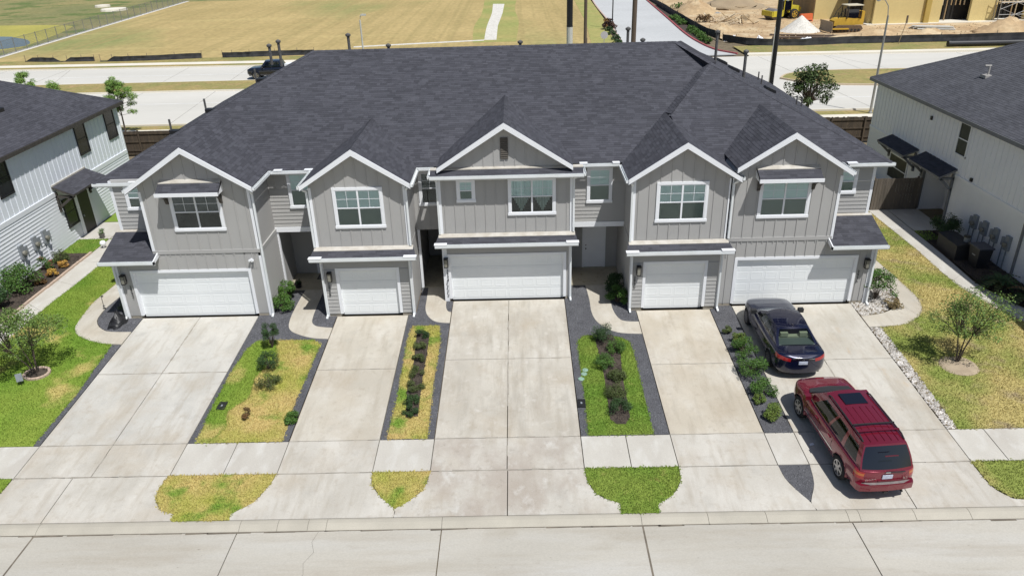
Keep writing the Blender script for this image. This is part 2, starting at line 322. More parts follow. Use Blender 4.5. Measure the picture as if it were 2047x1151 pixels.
LWi = [(-21.2,9.2),(-21.25,4),(-21.37,1.75),(-21.4,-.8),(-21.9,-2.9),(-23.9,-4.6),(-30,-5.0)]
PL = walk(LWo, LWi, (.15,.28,.41,.54,.68,.84), CONC2)
RWo = [(19.4,12),(19.42,9.7),(19.45,5.4),(19.35,2.7),(19.5,.6),(20.4,-1.8),(22,-3.2),(26,-4)]
RWi = [(20.5,12),(20.45,9.7),(20.42,5.4),(20.3,2.7),(20.3,1.4),(21.0,-.75),(22.6,-2.1),(26,-2.9)]
PR_ = walk(RWo, RWi, (.2,.35,.5,.66,.82), CONC2)
pads = structure('door_pad')
slabs(pads, [(-24.15,-22.45,9.3,11.9), (-22.43,-19.35,9.35,11.0), (20.52,22.2,7.9,11.2)], CONC2, .004)
# --- lawns (soil sheet with turf) and beds
def flat(name, poly, mat, h, kind='structure', d=.05): return tag(slab_mb(poly, h, d).build(name, mat), kind=kind)
lawn2 = [(-11.12,-8.2),(-11.24,-6.2),(-11.24,-4.2),(-11.12,-2.6),(-10.85,-2.02),(-9.75,-2.02),(-8.6,-2.02),(-8.22,-2.35),(-8.25,-4.1),(-8.3,-6.0),(-8.2,-8.2)]
lawn2a = [(-11.12,-8.2),(-11.24,-6.2),(-11.24,-4.2),(-11.12,-2.6),(-10.85,-2.02),(-10.1,-2.02),(-9.75,-3.2),(-10.2,-4.6),(-10.05,-5.8),(-10.6,-6.6),(-10.35,-7.4),(-10.7,-8.2)]; lawn2b = [(-10.1,-2.02),(-8.6,-2.02),(-8.22,-2.35),(-8.25,-4.1),(-8.3,-6.0),(-8.2,-8.2),(-10.7,-8.2),(-10.35,-7.4),(-10.6,-6.6),(-10.05,-5.8),(-10.2,-4.6),(-9.75,-3.2)]
lawn3 = [(-4.62,-1.15),(-3.5,-1.12),(-3.36,-2.36),(-3.38,-5.15),(-3.3,-8.19),(-4.66,-8.19),(-4.6,-5.94),(-4.69,-2.31)]
lawn4 = [(2.2,-2.5),(2.45,-2.15),(2.9,-2.1),(3.9,-2.3),(4.22,-2.6),(4.3,-3.2),(4.29,-5.05),(4.3,-8.19),(2.13,-8.19),(2.18,-6.15),(2.17,-3.72)]
bed3 = [(-4.37,-1.65),(-3.84,-1.7),(-3.8,-3.3),(-3.81,-4.8),(-3.74,-7.05),(-4.17,-7.1),(-4.3,-5.5),(-4.24,-4.2)]
bed4 = [(2.9,-2.6),(3.0,-2.1),(3.6,-2.1),(3.83,-2.9),(3.68,-4.8),(3.64,-7.3),(3.45,-7.66),(3.15,-7.66),(2.94,-7.4),(2.99,-5.35),(2.99,-3.85)]
lawnL = [(-30,-8.2),(-16.7,-8.2),(-16.64,-5.5),(-16.86,-2.1)] + W1o[::-1][1:] + [(-21.18,9)] + LWi[1:]
lawnR = [(14.5,-2.0)] + W5o[::-1][1:] + [(17.0,11),(19.38,11)] + RWo[2:] + [(26,-8.2),(14.42,-8.2),(14.5,-5.1)]
lawnLs = [(-30,-11.64),(-17.3,-11.64),(-16.75,-11.1),(-16.52,-10.4),(-16.5,-9.77),(-30,-9.77)]
lawn12 = aprons[1][1] + aprons[2][0]
lawn23 = aprons[2][1][:-1] + aprons[3][0][2:]
lawn34 = aprons[3][1] + aprons[4][0]
lawnRs = [(14.05,-9.77),(14.1,-10.8),(14.4,-11.24),(14.8,-11.38),(17.3,-11.62),(26,-11.64),(26,-9.77)]
LAWNS = [(lawnL, LAWN_L, 620, (), 'grass'), (lawnR, LAWN_R, 560, (), 'grass'), (lawn2a, LAWN_L, 800, (), 'grass'), (lawn2b, LAWN_Y, 800, (), 'grass'), (lawn3, LAWN_Y, 850, (bed3,), 'grass'), (lawn4, LAWN_G, 1000, (bed4,), 'grass'),
         (lawnLs, LAWN_L, 600, (), 'grass'), (lawn12, LAWN_Y, 900, (), 'grass'), (lawn23, LAWN_Y, 900, (), 'grass'), (lawn34, LAWN_G, 1000, (), 'grass'), (lawnRs, LAWN_R, 600, (), 'grass')]
lab = ['short yellowing green grass of the lawn beside the leftmost driveway', 'dry straw coloured grass of the lawn under the small tree by the white rocks', 'greener half of the patchy grass beside the leftmost driveway', 'straw coloured half of the patchy grass beside the second driveway from the left',
       'yellow grass ringing the narrow mulch bed of low dark plants', 'bright green grass ringing the shrub bed right of the centre driveway', 'grass strip at the kerb before the leftmost driveway',
       'rounded yellow grass patch at the kerb between the two leftmost driveways', 'small pointed yellow green grass patch at the kerb left of the centre driveway', 'bright green goblet shaped grass patch at the kerb', 'dry grass strip at the kerb below the straw coloured lawn']
def blades(poly, dens, holes, hmin=.03, hmax=.075):
    px, py = scatter(poly, dens, holes); n = len(px); pz = np.where(py < 0, SLOPE*py, 0) + .012
    a = rng.uniform(0, 2*np.pi, n); w = rng.uniform(.007, .016, n); h = rng.uniform(hmin, hmax, n); l = rng.uniform(0, .05, n); b = rng.uniform(0, 2*np.pi, n)
    V = np.empty((n, 3, 3)); V[:,0] = np.stack([px+np.cos(a)*w, py+np.sin(a)*w, pz], 1); V[:,1] = np.stack([px-np.cos(a)*w, py-np.sin(a)*w, pz], 1)
    V[:,2] = np.stack([px+np.cos(b)*l, py+np.sin(b)*l, pz+h], 1); return V.reshape(-1, 3), np.arange(3*n).reshape(-1, 3)
for (poly, mat, dens, holes, nm), lb in zip(LAWNS, lab):
    flat('lawn', poly, mat, .016)
    for hpoly in holes: pass
    # ragged turf edge: a thin line of longer blades creeping over the border
    V, F = blades(poly, int(dens*1.5), holes); V2 = [V]; F2 = [F]; k = len(V)
    for (x0, y0), (x1, y1) in zip(poly, poly[1:] + poly[:1]):
        l = math.hypot(x1-x0, y1-y0); m = int(l*80)
        if m < 2 or l > 13: continue
        t = rng.uniform(0, 1, m); px = x0+(x1-x0)*t+rng.normal(0, .03, m); py = y0+(y1-y0)*t+rng.normal(0, .035, m); pz = np.where(py < 0, SLOPE*py, 0)+.008
        a = rng.uniform(0, 6.28, m); w = rng.uniform(.012, .03, m); b = rng.uniform(0, 6.28, m); ll = rng.uniform(.01, .075, m); hh = rng.uniform(.015, .05, m)
        E = np.empty((m, 3, 3)); E[:,0] = np.stack([px+np.cos(a)*w, py+np.sin(a)*w, pz], 1); E[:,1] = np.stack([px-np.cos(a)*w, py-np.sin(a)*w, pz], 1); E[:,2] = np.stack([px+np.cos(b)*ll, py+np.sin(b)*ll, pz+hh], 1)
        V2.append(E.reshape(-1, 3)); F2.append(np.arange(3*m).reshape(-1, 3)+k); k += 3*m
    tag(link('grass', np_mesh('grass', np.concatenate(V2), np.concatenate(F2), mat)), lb, 'grass', kind='stuff')
def stones(name, poly, dens, holes, mat, smin, smax, label, cat, base=None, h=.006):
    if base: flat(name + '_bed', poly, base, h)
    px, py = scatter(poly, dens, holes); n = len(px); s = rng.uniform(smin, smax, n)**1.0; pz = np.where(py < 0, SLOPE*py, 0) + h
    V = np.empty((n, 5, 3)); a = rng.uniform(0, 6.28, n)
    for k in range(4):
        ang = a + k*np.pi/2 + rng.normal(0, .3, n); r = s*rng.uniform(.7, 1.3, n)
        V[:,k] = np.stack([px+np.cos(ang)*r, py+np.sin(ang)*r, pz-.005+0*px], 1)
    V[:,4] = np.stack([px+rng.normal(0,.3,n)*s, py+rng.normal(0,.3,n)*s, pz+s*rng.uniform(.5,1.1,n)], 1)
    F = (np.array([[0,1,4],[1,2,4],[2,3,4],[3,0,4]])[None] + 5*np.arange(n)[:,None,None]).reshape(-1, 3)
    return tag(link(name, np_mesh(name, V.reshape(-1,3), F, mat)), label, cat, kind='stuff')
gA = [(-16.47,-2.1)] + [(-16.9,-2.08),(-16.84,-3.34),(-16.64,-5.48),(-16.71,-7.35),(-16.69,-8.2),(-16.47,-8.2)]
gB = [(-16.47,-1.12),(-17.44,-1.06),(-17.92,-.79),(-18.25,-.41),(-18.44,.05),(-18.55,.97),(-18.48,1.8),(-18.4,4),(-17.1,4),(-17.1,-.03),(-16.47,-.03)]
gC = rect(-11.39,-7.99,-8.2,-.02); gC2 = [(-11.39,-.02),(-10.8,-.02),(-10.8,2.36),(-8.3,2.36),(-8.3,-.2),(-7.99,-.2),(-7.99,-.02)]
gD = [(-4.88,-8.2),(-3.07,-8.2),(-3.07,.97),(-3.36,.97),(-3.36,2.36),(-4.58,2.36),(-4.58,-.2),(-4.88,-.2)]
gE = [(1.88,-8.2),(4.83,-8.2),(4.83,-.24),(4.52,-.24),(4.52,2.26),(2.15,2.26),(2.15,.97),(1.88,.97)]
gF = [(8.0,-8.24),(8.95,-8.24),(8.95,-.02),(8.3,-.02),(8.3,-.24),(8.0,-.24)]
gG = aprons[4][1][:-1] + aprons[5][0][2:]
for poly, hol, lb in ((gA, (), 'thin strip of dark slate gravel along the left edge of the leftmost driveway'), (gB, (), 'dark slate gravel inside the curved walk at the left garage corner'),
        (gC, (lawn2, P2), 'dark slate gravel around the patchy lawn between the two leftmost driveways'), (gC2, (P2,), 'dark slate gravel under the leafy bush beside the left front porch'),
        (gD, (lawn3, P3), 'dark slate gravel borders around the narrow yellow lawn left of the centre driveway'), (gE, (lawn4, P4), 'dark slate gravel around the bright green lawn with the shrub bed'),
        (gF, (), 'dark slate gravel strip of shrubs left of the parked cars'), (gG, (), 'dark slate gravel wedge at the kerb beside the red car')):
    stones('gravel', poly, 650, hol, SLATE, .012, .028, lb, 'gravel', GRAVELBASE)
gW = [(14.08,-1.95),(14.55,-2.0),(14.5,-5.1),(14.42,-8.2),(14.08,-8.2)]; gV = [(14.07,-1.07),(15.0,-.86),(15.95,-.2),(16.25,.75),(16.2,2.5),(14.75,2.5),(14.75,-.02),(14.07,-.02)]
stones('white_rocks', gW, 520, (), WHITEROCK, .02, .06, 'band of white river rocks along the right edge of the rightmost driveway', 'rocks', SOIL)
stones('white_rocks', gV, 420, (), WHITEROCK, .02, .06, 'white river rocks around the leafy bush at the right garage corner', 'rocks', SOIL)
bedL = [(-24.1,7.3),(-22.5,7.3),(-22.5,-.2),(-24.1,-1.2)]; bedR = [(20.55,7.8),(22.2,7.8),(22.2,-1.2),(21.2,-.6),(20.45,1.5),(20.5,5)]
for poly, lb in ((bed3, 'dark mulch of the narrow plant bed left of the centre driveway'), (bed4, 'dark mulch of the shrub bed in the bright green lawn'), (bedL, 'brown mulch of the flower bed along the white siding house'), (bedR, 'dark mulch of the shaded bed along the white brick house')):
    flat('mulch_bed', poly, MULCH, .03); stones('mulch', poly, 260, (), MULCH, .02, .05, lb, 'mulch', None, .032)
flat('lawn', rect(-24.1,-19.3,11.95,24), LAWN_G, .012); flat('lawn', [(-22.4,7.4),(-21.25,7.6),(-21.25,9.3),(-22.4,9.3)], LAWN_G, .012)
flat('lawn', rect(17.05,22.2,11.2,24), VERGE, .01); flat('lawn', rect(20.5,21.3,6.6,7.85), LAWN_G, .034)
V, F = blades([(-24.1,7.35),(-22.45,7.35),(-22.45,9.25),(-24.1,9.25)], 700, ()); V = V + np.array([0, 0, .02])
tag(link('grass', np_mesh('grass', V, F, LAWN_G)), 'small green grass patch before the dark door of the white siding house', 'grass', kind='stuff')
flat('lawn', [(-24.1,7.35),(-22.45,7.35),(-22.45,9.25),(-24.1,9.25)], LAWN_G, .034)
# ================================================================ TOWNHOUSE ROW
WALL = M('grey_siding', (.40,.392,.378), (.378,.37,.357), scale=.8, rough=.75, fine=.02, fscale=30)
BOARD = M('grey_board', (.405,.397,.382), (.385,.377,.362), scale=.8, rough=.75, isl=.03)
WHITE = M('white_trim', (.82,.83,.85), (.79,.80,.82), scale=1.5, rough=.5)
GUT = M('gutter_white', (.77,.79,.80), (.70,.72,.71), scale=1.2, rough=.4)
GDOOR = M('garage_door_white', (.80,.82,.82), (.77,.79,.79), scale=.9, rough=.45)
DOORW = M('entry_door_white', (.84,.85,.87), (.81,.82,.84), scale=2, rough=.4)
DECK = M('roof_felt', (.045,.045,.052), (.035,.035,.042), scale=2, rough=.95)
SHING = M('roof_shingle', (.066,.0665,.078), (.059,.0595,.070), scale=.2, detail=3, rough=.92, isl=.2, fine=.1, fscale=25, c3=(.070,.0705,.082), s3=1.2, t3=(.55,.7), spec=.2)
FLASH = M('flashing', (.52,.49,.44), (.42,.385,.33), scale=3, rough=.6, fine=.1)
DARKWOOD = M('dark_bracket', (.075,.065,.055), (.05,.045,.04), scale=6, rough=.7)
BLACK = M('black_metal', (.018,.018,.02), rough=.45)
FOUND = M('foundation', (.40,.36,.29), (.33,.29,.23), scale=3, rough=.9)
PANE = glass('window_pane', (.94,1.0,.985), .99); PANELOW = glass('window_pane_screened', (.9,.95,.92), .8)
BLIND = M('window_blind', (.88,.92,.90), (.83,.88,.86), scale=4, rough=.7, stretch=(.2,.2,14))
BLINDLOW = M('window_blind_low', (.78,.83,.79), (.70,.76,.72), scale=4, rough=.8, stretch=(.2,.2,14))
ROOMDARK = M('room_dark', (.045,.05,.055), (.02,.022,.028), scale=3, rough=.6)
LAMPGLASS = M('lamp_glass', (.26,.25,.21), rough=.2)
PORCH = M('porch_concrete', (.42,.38,.29), (.36,.32,.24), scale=1.5, rough=.85, c3=(.25,.21,.15), t3=(.6,.75))
def newell(P):
    n = Vector((0, 0, 0))
    for a, b in zip(P, P[1:] + P[:1]): n += Vector(((a[1]-b[1])*(a[2]+b[2]), (a[2]-b[2])*(a[0]+b[0]), (a[0]-b[0])*(a[1]+b[1])))
    n.normalize(); return n if n.z > 0 else -n
def shingle_mesh(polys, name='shingle', off=None, expo=.135, lmin=.14, lmax=.42, mat=None):
    Vs = []
    for P in polys:
        P = [Vector(p) for p in P]; n = newell(P); u = Vector((0,0,1)).cross(n); u.normalize(); v = n.cross(u)
        if v.z < 0: v = -v; u = -u
        o = P[0]; q = [((p-o).dot(u), (p-o).dot(v)) for p in P]; vmin = min(c[1] for c in q); vmax = max(c[1] for c in q)
        def span(h):
            xs = []
            for (x0, y0), (x1, y1) in zip(q, q[1:] + q[:1]):
                if (y0 <= h < y1) or (y1 <= h < y0): xs.append(x0 + (h-y0)/(y1-y0)*(x1-x0))
            return (min(xs), max(xs)) if len(xs) >= 2 else None
        k = 0
        while vmin + k*expo < vmax - .01:
            a = vmin + k*expo; b = min(a + expo*1.15, vmax - 1e-4); k += 1
            s0 = span(a + 1e-4); s1 = span(b)
            if not s0: continue
            s1 = s1 or ((s0[0]+s0[1])/2,)*2
            w = max(s0[1], s1[1]) - min(s0[0], s1[0]); x = min(s0[0], s1[0]) - random.uniform(0, .4)
            end = max(s0[1], s1[1])
            while x < end:
                x2 = x + random.uniform(lmin, lmax)
                lo0, lo1 = max(x, s0[0]), min(x2, s0[1]); hi0, hi1 = max(x, s1[0]), min(x2, s1[1]); x = x2
                if lo1 <= lo0 and hi1 <= hi0: continue
                if lo1 < lo0: lo0 = lo1 = min(max((hi0+hi1)/2, s0[0]), s0[1])
                if hi1 < hi0: hi0 = hi1 = min(max((lo0+lo1)/2, s1[0]), s1[1])
                t = .007 + random.uniform(0, .006)
                g = lambda x, y, h: o + u*x + v*y + n*h
                Vs.append([g(lo0, a, t), g(lo1, a, t), g(hi1, b, .003), g(hi0, b, .003), g(lo0, a, -.002), g(lo1, a, -.002)])
    V = np.array([[tuple(p) for p in r] for r in Vs], np.float32)
    if off is not None: V = V - np.array(off, np.float32)
    m = len(V); F = (np.array([[0,1,2,3],[4,5,1,0]])[None] + 6*np.arange(m)[:,None,None]).reshape(-1, 4)
    return np_mesh(name, V.reshape(-1,3), F, mat or SHING)
def ridge_caps(roof, a, b, name='ridge_cap', w=.14, mat=None, drop=.045):
    """overlapping cap shingles along a hip or ridge from a (low) to b: one joined run of caps"""
    a, b = Vector(a), Vector(b); d = b-a; L = d.length; d.normalize(); s = d.cross(Vector((0,0,1))).normalized(); up = s.cross(d).normalized(); mb = MB(); n = max(1, int(L/.2))
    for i in range(n):
        p, q = a + d*(L*i/n), a + d*(L*(i+1.25)/n if i < n-1 else L); h0, h1 = .026, .016
        mb.add([p-s*w-up*(drop-.02), p+up*h0, p+s*w-up*(drop-.02), q-s*w-up*(drop-.012), q+up*h1, q+s*w-up*(drop-.012)], [(0,1,4,3),(1,2,5,4),(0,2,1)])
    return tag(mb.build(name, mat or SHING, roof), kind='stuff')
house = thing('townhouse_row', 'long two storey grey townhouse row with five white garage doors and dark shingle roof', 'townhouses', (-1.2, 0, 0), world=True)
HW = {}
def wall_box(name, x0, x1, y0, y1, z0, z1, mat=WALL, parent=None): return MB().box(x0, x1, y0, y1, z0, z1).build(name, mat, parent or house)
def battens(w, xs, y, z0, z1f):
    for x in xs:
        z1 = z1f(x) if callable(z1f) else z1f
        if z1 - z0 > .1: MB().box(x-.022, x+.022, y-.022, y+.01, z0, z1).build('batten', WALL, w)
def lap_y(w, x0, x1, y, z0, z1, ex=.17, mat=None):
    z = z0
    while z < z1 - .02:
        t = min(z+ex+.01, z1); MB().prism([(x0, y-.03, z), (x0, y+.01, z), (x0, y+.01, t), (x0, y-.006, t)], (x1-x0, 0, 0)).build('siding_board', mat or BOARD, w); z += ex
def lap_x(w, x, sgn, y0, y1, z0, z1, ex=.17, mat=None, d=.032):
    z = z0
    while z < z1 - .02:
        t = min(z+ex+.01, z1); MB().prism([(x+sgn*d, y0, z), (x-sgn*.01, y0, z), (x-sgn*.01, y0, t), (x+sgn*.006, y0, t)], (0, y1-y0, 0)).build('siding_board', mat or BOARD, w); z += ex
def trim(*a, name='corner_trim', mat=None, parent=None): return MB().box(*a).build(name, mat or WHITE, parent or house)
def window(cx0, cx1, y, z0, z1, panes=2, grid=True, style='blind', root=None, tw=.11):
    """double hung window facing -Y: trim frame (part) > panes, rails, muntins, blinds"""
    f = MB(); f.box(cx0, cx0+tw, y-.045, y+.01, z0+tw, z1-tw).box(cx1-tw, cx1, y-.045, y+.01, z0+tw, z1-tw).box(cx0, cx1, y-.048, y+.01, z1-tw, z1).box(cx0-.02, cx1+.02, y-.06, y+.01, z0, z0+tw)
    w = f.build('window', WHITE, root or house); x0, x1, b, t = cx0+tw, cx1-tw, z0+tw, z1-tw; pw = (x1-x0)/panes; m = (b+t)/2
    for i in range(panes):
        a0, a1 = x0+i*pw, x0+(i+1)*pw; s = .035
        MB().box(a0, a0+s, y-.034, y, b, t).box(a1-s, a1, y-.034, y, b, t).box(a0+s, a1-s, y-.034, y, b, b+s).box(a0+s, a1-s, y-.034, y, t-s, t).box(a0+s, a1-s, y-.04, y, m-.022, m+.022).build('sash', WHITE, w)
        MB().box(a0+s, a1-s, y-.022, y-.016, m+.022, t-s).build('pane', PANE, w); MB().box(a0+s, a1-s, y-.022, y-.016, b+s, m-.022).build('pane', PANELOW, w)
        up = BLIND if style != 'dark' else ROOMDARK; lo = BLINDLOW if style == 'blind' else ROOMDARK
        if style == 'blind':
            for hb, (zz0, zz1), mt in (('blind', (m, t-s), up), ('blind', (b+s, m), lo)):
                mb = MB(); k = zz0
                while k < zz1: mb.prism([(a0+s, y-.006, k), (a0+s, y-.002, k), (a0+s, y-.002, min(k+.044, zz1)), (a0+s, y-.0045, min(k+.044, zz1))], (a1-a0-2*s, 0, 0)); k += .05
                mb.build(hb, mt, w)
        else:
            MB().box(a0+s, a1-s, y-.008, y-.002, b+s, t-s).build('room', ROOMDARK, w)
            if style == 'curtain':
                mb = MB(); n = 14
                for k in range(n):
                    xa = a0+s+(a1-a0-2*s)*k/n; xb = a0+s+(a1-a0-2*s)*(k+1)/n; lowz = b+s+ (abs((k+.5)/n-.5)*1.2)*(t-b)*.9
                    mb.box(xa, xb-.004, y-.013-.003*(k % 2), y-.009, lowz, t-s)
                mb.build('curtain', BLIND, w)
        if grid: MB().box((a0+a1)/2-.008, (a0+a1)/2+.008, y-.03, y-.023, m+.022, t-s).box(a0+s, a1-s, y-.031, y-.0235, (m+t)/2-.008, (m+t)/2+.008).build('muntin', WHITE, w)
    return w
PANEL_ME = {}
def garage_door(x0, w, y, cols):
    d = MB().box(x0, x0+w, y, y+.05, .01, 2.13).build('garage_door', GDOOR, house)
    key = cols
    pw, ph = w/cols, 2.12/4; hw, hh = pw/2-.055, ph/2-.085
    if key not in PANEL_ME:
        mb = MB(); r = [(hw, hh, .004), (hw-.015, hh-.015, .0), (hw-.035, hh-.035, .0), (hw-.055, hh-.055, .003)]
        for (a, b, e) in r: mb.v += [(-a, e, -b), (a, e, -b), (a, e, b), (-a, e, b)]
        for k in range(3):
            for i in range(4): mb.f.append((k*4+i, k*4+(i+1) % 4, k*4+4+(i+1) % 4, k*4+4+i))
        mb.f.append((12, 13, 14, 15)); PANEL_ME[key] = mesh('panel', mb.v, mb.f, GDOOR)
    for r in range(4):
        for c in range(cols):
            o = link('panel', PANEL_ME[key], d); ox = OFF['townhouse_row']; o.location = (x0+(c+.5)*pw-ox[0], y-.006-ox[1], .01+(r+.5)*ph-ox[2])
        if r: MB().box(x0, x0+w, y-.005, y-.001, r*ph+.004, r*ph+.012).build('section_joint', M('door_joint', (.58,.60,.61)), d)
    MB().box(x0, x0+w, y-.012, y+.02, .0, .012).build('door_seal', BLACK, d)
    tw = .12; yy = y-.12
    MB().box(x0-tw, x0, yy-.03, y+.02, .12, 2.13+tw).box(x0+w, x0+w+tw, yy-.03, y+.02, .12, 2.13+tw).box(x0, x0+w, yy-.03, y+.02, 2.13, 2.13+tw).build('door_trim', WHITE, house)
    return d
def lower_front(x0, x1, y, dx, dw, top, depth=6.0):
    """garage storey front: piers, header, recessed door, foundation"""
    w = MB().box(x0, dx-.05, y, y+.3, .12, top).box(dx+dw+.05, x1, y, y+.3, .12, top).box(dx-.05, dx+dw+.05, y, y+.3, 2.18, top).box(x0, x1, y+.31, y+depth, .0, top).build('wall', WALL, house)
    [MB().box(a, b, y+.012, y+.3, -.12, .12).build('foundation', FOUND, house) for a, b in ((x0+.01, dx-.1), (dx+dw+.1, x1-.01))]
    garage_door(dx, dw, y+.12, 8 if dw > 4 else 4); return w
# ---- garage storeys
T1 = 2.86
w1 = lower_front(-17.05, -10.83, 0, -16.37, 4.88, T1); w2 = lower_front(-8.36, -4.61, -.2, -7.67, 2.44, 2.98); w3 = lower_front(-3.37, 2.14, 1.0, -3.07, 4.88, 2.98)
w4 = lower_front(4.53, 8.3, -.22, 5.17, 2.44, 2.98); w5 = lower_front(8.31, 14.62, 0, 9.01, 4.88, T1)
battens(w1, [-15.2+.41*i for i in range(11)], 0, 2.26, 2.98); battens(w1, [-16.9,-16.56], 0, .12, 2.9); battens(w1, [-11.2], 0, 2.26, 2.98)
battens(w5, [8.5+.41*i for i in range(11)], 0, 2.26, 2.98); battens(w5, [14.1,14.35], 0, .12, 2.9); battens(w5, [8.6], 0, .12, 2.9)
for w, xs, y in ((w2, ((-8.26,-7.8),(-5.1,-4.71)), -.2), (w4, ((4.63,5.04),(7.74,8.2)), -.22)):
    for a, b in xs: lap_y(w, a, b, y, .13, 2.2)
    lap_y(w, xs[0][0], xs[1][1], y, 2.27, 2.9)
trim(-17.07,-16.97,-.03,.1,.0,2.85); trim(-10.93,-10.8,-.03,.12,.02,2.97); trim(14.52,14.64,-.03,.1,.0,2.85); trim(-8.38,-8.27,-.235,-.1,.0,2.9); trim(-4.7,-4.58,-.235,-.1,.0,2.9)
trim(4.51,4.62,-.255,-.1,.0,2.9); trim(8.2,8.32,-.255,-.1,.0,2.9); trim(-3.4,-3.2,.965,1.1,.0,2.9); trim(2.04,2.16,.965,1.1,.0,2.9)
trim(-15.3,-10.8,-.035,.02,2.98,3.13,name='belt_board',mat=WALL); trim(8.4,12.75,-.035,.02,2.98,3.13,name='belt_board',mat=WALL)
# unit 1 side wall in the left porch, lap siding below a belt
sw1 = wall_box('wall', -11.2,-10.832, .3, 4.3, 0, 3.05); lap_x(sw1, -10.832, 1, .14, 2.3, .1, 2.95); MB().box(-10.86,-10.79,.13,2.32,2.95,3.12).build('belt_board', WALL, house)
# ---- upper storeys
GS = .65
UP = {  # x0, x1, wall y, bottom z, gable apex x, apex z (roof top), half width of roof
 1: (-15.28,-10.85, 0.0, 2.86, -13.11, 7.53, 2.53), 2: (-8.45,-4.6, 0.0, 3.06, -6.52, 7.29, 2.19), 4: (4.54,8.42, 0.0, 3.0, 6.49, 7.25, 2.21), 5: (8.42,12.77, 0.0, 2.86, 10.6, 7.54, 2.44), 3: (-3.38,2.17, 1.15, 3.02, -.6, 7.9, 2.77)}
upw = {}
for k, (x0, x1, y, zb, ax, az, hw) in UP.items():
    ztop = 5.72
    pts = [(x0, y, zb), (x1, y, zb), (x1, y, ztop), (x1, y, max(ztop, az-.17-GS*abs(x1-ax))), (ax, y, az-.17), (x0, y, max(ztop, az-.17-GS*abs(x0-ax))), (x0, y, ztop)]
    w = upw[k] = MB().prism(pts, (0, 4.2, 0)).build('wall', WALL, house)
    n = int((x1-x0)/.41); st = (x1-x0)/n; wz = {1: 3.98, 2: 3.95, 4: 3.9, 5: 3.98, 3: 3.92}[k]
    wx = {1: (-14.13,-12.05), 2: (-7.53,-5.5), 4: (5.46,7.53), 5: (9.56,11.62), 3: (-.5,1.49)}[k]; wt = {1: 6.12, 2: 5.68, 4: 5.6, 5: 6.1, 3: 5.56}[k]
    xs = [x0+st*(i+.5) for i in range(n)]
    top = (lambda x: az-.2-GS*abs(x-ax)) if k != 3 else (lambda x: 5.7)
    out_ = [x for x in xs if not (wx[0]-.02 < x < wx[1]+.02) and not (k == 3 and -2.66 < x < -1.84)]
    battens(w, out_, y, zb+.02, top)
    battens(w, [x for x in xs if wx[0]-.02 < x < wx[1]+.02], y, zb+.02, wz); 
    if k != 3: battens(w, [x for x in xs if wx[0]-.02 < x < wx[1]+.02], y, wt, top)
    else:
        battens(w, [x for x in xs if -2.66 < x < -1.84], y, zb+.02, 4.54)
        battens(w, [x for x in [ax+.43*i for i in range(-6, 7)] if abs(x-ax) > .3], y, 6.02, lambda x: az-.2-GS*abs(x-ax)); battens(w, [ax], y, 6.02, 6.35)
    trim(x0-.025, x0+.085, y-.03, y+.09, zb-.02, 5.7); trim(x1-.085, x1+.025, y-.03, y+.09, zb-.02, 5.7)
window(-14.13,-12.05, 0, 3.98, 5.62, style='dark'); window(-7.53,-5.5, 0, 3.95, 5.68); window(5.46,7.53, 0, 3.9, 5.6); window(9.56,11.62, 0, 3.98, 5.62)
window(-.5,1.49, 1.15, 3.92, 5.56, style='curtain'); window(-2.64,-1.86, 1.15, 4.54, 5.56, panes=1, style='blind', tw=.12)
gv = MB().box(-.76,-.45,1.1,1.16,6.37,7.24).build('gable_vent', DARKWOOD, house)
for i in range(9): MB().prism([(-.75,1.09,6.4+i*.09),(-.75,1.13,6.4+i*.09),(-.75,1.13,6.46+i*.09)], (.29,0,0)).build('louvre', M('louvre', (.16,.14,.12)), gv)
# recessed walls between the gabled bays
YR = 2.3
for x0, x1, z0 in ((-10.86,-8.44,2.95), (-4.61,-3.37,2.9), (2.16,4.55,2.88)):
    w = wall_box('wall', x0, x1, YR, YR+4, z0, 5.75)
    if x0 != -4.61:
        lap_y(w, x0+.01, x1-.01, YR, z0+.24, 4.9, mat=BOARD); battens(w, [x0+.3+.41*i for i in range(6)], YR, 4.92, 5.72)
        MB().box(x0, x1, YR-.06, YR+.02, z0, z0+.22).build('porch_beam', WHITE, house)
    else: battens(w, [x0+.2+.41*i for i in range(3)], YR, z0, 5.72)
window(-9.99,-8.8, YR-.03, 4.05, 5.7, panes=1); window(2.88,3.97, YR-.03, 3.98, 5.58, panes=1); window(-4.36,-3.4, YR, 4.02, 5.6, panes=1, style='dark')
for x0, x1 in ((-10.83,-8.37), (-4.61,-3.37), (2.15,4.53)):   # porch: slab, back wall, ceiling
    MB().box(x0, x1, 2.36 if x0 < 2 else 2.27, 6.2, -.1, .045).build('porch_slab', PORCH, house)
    yb = 4.2 if x0 != -4.61 else 6.0; MB().box(x0, x1, yb, yb+.3, .0, 2.95).build('wall', WALL, house)
trim(-10.86,-10.74, 2.28, 2.4, .05, 2.95, name='porch_post'); trim(-4.58,-4.47, 2.28, 2.4, .05, 2.9, name='porch_post'); trim(2.16,2.24, 2.25, 2.36, .05, 2.88, name='porch_post')
